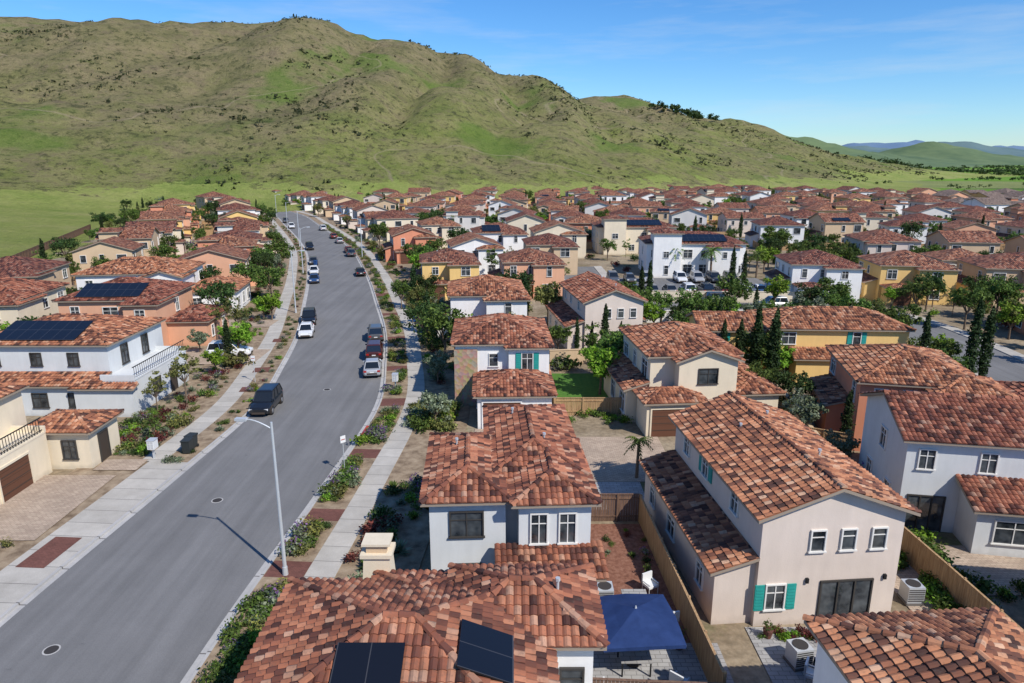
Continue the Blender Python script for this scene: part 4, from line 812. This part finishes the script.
# ---------------------------------------------------------------- street furniture
def lamp(x,y,dx,dy,H=8.7):
    mb=MB(); mb.tube((0,0,0),(0,0,.5),.15,.13,'steel',10); mb.tube((0,0,.5),(0,0,H),.10,.06,'steel',10); pr=Vector((0,0,H-.35)); d=Vector((dx,dy,0))
    for i in range(1,7):
        t=i/6; q=Vector((0,0,H-.35))+d*1.3*t+Vector((0,0,.45*math.sin(t*math.pi/2))); mb.tube(pr,q,.04,.035,'steel',6,False); pr=q
    s=Vector((-dy,dx,0)); mb.obox(pr,d,s,-.05,.55,-.07,.05,-.14,.14,'steel'); mb.obox(pr,d,s,.1,.5,-.10,-.071,-.10,.10,'lamp_white'); mb.obj('street_lamp',(x,y,.1))
lamp(-11.8,31.7,-.98,.1,8.5)
for y,sd in ((97,-1),(133,-1),(150,1),(175,-1),(215,-1),(260,-1)):
    p,t=roadpt(y); n=Vector((t.y,-t.x)); q=p+n*sd*6.2; lamp(q.x,q.y,-n.x*sd,-n.y*sd)
def manhole(x,y):
    mb=MB(); n=24
    mb.face([(math.cos(a)*.36,math.sin(a)*.36,.0) for a in [6.283*i/n for i in range(n)]],'kerb',[(0,.5)]*n); mb.face([(math.cos(a)*.29,math.sin(a)*.29,.005) for a in [6.283*i/n for i in range(n)]],'iron'); mb.obj('manhole_cover',(x,y,.036))
for a in ((-20.4,26.1),(-18.8,40),(-17.5,62)): manhole(*a)
def bin_(x,y,mat):
    mb=MB(); b=[(-.25,-.3,.08),(.25,-.3,.08),(.25,.3,.08),(-.25,.3,.08)]; t=[(-.3,-.38,1.0),(.3,-.38,1.0),(.3,.38,1.0),(-.3,.38,1.0)]
    for i in range(4): mb.face([b[i],b[(i+1)%4],t[(i+1)%4],t[i]],mat)
    mb.face(b[::-1],mat); mb.box(-.33,-.42,1.0,.33,.42,1.07,mat,True); mb.box(-.28,.38,.9,.28,.48,.98,mat,True)
    for s in (-1,1): mb.tube((s*.24,.3,.12),(s*.31,.3,.12),.12,.12,'tyre',10)
    mb.obj('wheelie_bin',(x,y,.13),rnd.uniform(-.3,.3))
bin_(-23.9,47.2,'bin_dark'); bin_(-24.0,48.1,'bin_dark'); bin_(-40.3,141,'bin_blue'); bin_(-13,90,'bin_blue')
def mailbox(x,y):
    mb=MB(); mb.box(-.06,-.06,0,.06,.06,.8,'steel'); mb.box(-.25,-.3,.8,.25,.3,1.45,'white_plastic',True); mb.box(-.28,-.33,1.45,.28,.33,1.5,'steel',True)
    for i in range(3):
        for j in range(2): mb.box(-.2+j*.21,-.31,.86+i*.19,-.02+j*.21,-.3,1.02+i*.19,'steel',True)
    mb.obj('mailbox',(x,y,.12))
mailbox(-25.9,46.2); mailbox(-11,62)
def sign(x,y,rot):
    mb=MB(); mb.tube((0,0,0),(0,0,2.7),.03,.03,'steel',6); mb.box(-.2,-.045,2.2,.2,-.03,2.7,'white_plastic',True); mb.box(-.16,-.05,2.4,.16,-.046,2.46,'lamp_red',True); mb.obj('parking_sign',(x,y,.1),rot)
sign(-11.6,44,.8); sign(-25,64,0)
mb=MB(); mb.tube((0,0,0),(0,0,2.55),.03,.03,'steel',8); mb.tube((0,0,0),(0,0,.1),.3,.28,'iron',14); top=Vector((0,0,2.75)); R=1.9; pts=[]
for i in range(8):
    a=i*math.pi/4; rr=R*(1.25 if i%2 else .92); pts.append(Vector((math.cos(a)*rr,math.sin(a)*rr,2.15 if i%2 else 2.22)))
for i in range(8):
    a,b=pts[i],pts[(i+1)%8]; am=a.lerp(top,.5)-Vector((0,0,.03)); bm=b.lerp(top,.5)-Vector((0,0,.03)); mb.face([a,b,bm,am],'umbrella_blue'); mb.face([am,bm,top],'umbrella_blue'); mb.face([a,b,b-Vector((0,0,.16)),a-Vector((0,0,.16))],'umbrella_blue'); mb.tube(a-Vector((0,0,.04)),top-Vector((0,0,.06)),.012,.012,'steel',4,False)
mb.tube((0,0,2.7),(0,0,2.85),.06,.02,'steel',6); mb.obj('patio_umbrella',(5.2,25.2,.08),math.radians(4))
def chair(x,y,rot):
    mb=MB()
    for a in (-.28,.28):
        for b in (-.25,.25): mb.box(a-.02,b-.02,0,a+.02,b+.02,.44,'steel')
        mb.box(a-.03,-.28,.6,a+.03,.3,.64,'steel',True); mb.box(a-.02,.26,.44,a+.02,.30,.95,'steel')
    mb.box(-.3,-.28,.42,.3,.28,.52,'white_plastic',True); mb.box(-.3,.25,.5,.3,.33,1.0,'white_plastic',True); mb.obj('patio_chair',(x,y,.08),rot)
for a in ((6.8,23.6,2.4),(7.3,27.6,3.4),(4.5,28.0,3.),(6.9,30.2,.5),(3.9,22.9,1.4),(12.4,24,1),(14,23.6,0),(16,24.5,2)): chair(*a)
def table(x,y,w_=1.0,d=.8):
    mb=MB(); mb.box(-w_/2,-d/2,.68,w_/2,d/2,.73,'pavers_grey',True)
    for a in (-w_/2+.06,w_/2-.06):
        for b in (-d/2+.06,d/2-.06): mb.box(a-.03,b-.03,0,a+.03,b+.03,.68,'black_metal')
    mb.obj('patio_table',(x,y,.08))
table(5.9,29.0,1.2,.9); table(5.2,25.0,1.3,1.3); table(13.2,24.4)
def ac(x,y,rot=0):
    mb=MB(); mb.box(-.45,-.45,0,.45,.45,.12,'kerb'); mb.box(-.4,-.4,.12,.4,.4,.95,'steel',True); mb.tube((0,0,.95),(0,0,.98),.33,.33,'iron',18)
    for i in range(7):
        for s in (-1,1): mb.box(-.38,s*.405-.006,.2+i*.1,.38,s*.405+.006,.25+i*.1,'iron',True)
    mb.obj('air_conditioner_unit',(x,y,.07),rot)
ac(19.6,29.6); ac(4.5,29.4); ac(12.3,25.2,.2)
def pot(x,y,s=1):
    mb=MB(); mb.tube((0,0,0),(0,0,.4*s),.16*s,.24*s,'pavers_red',12); leafs(mb,(0,0,.6*s),(.3*s,.3*s,.3*s),70,.07,'leaf_green',.3); mb.obj('potted_plant',(x,y,.08))
for a in ((4.2,31,1),(7.4,26.2,1.2),(11.6,26.9,1),(16,26.8,1.1),(7.0,31.6,.9),(18.6,25,1.2)): pot(*a)
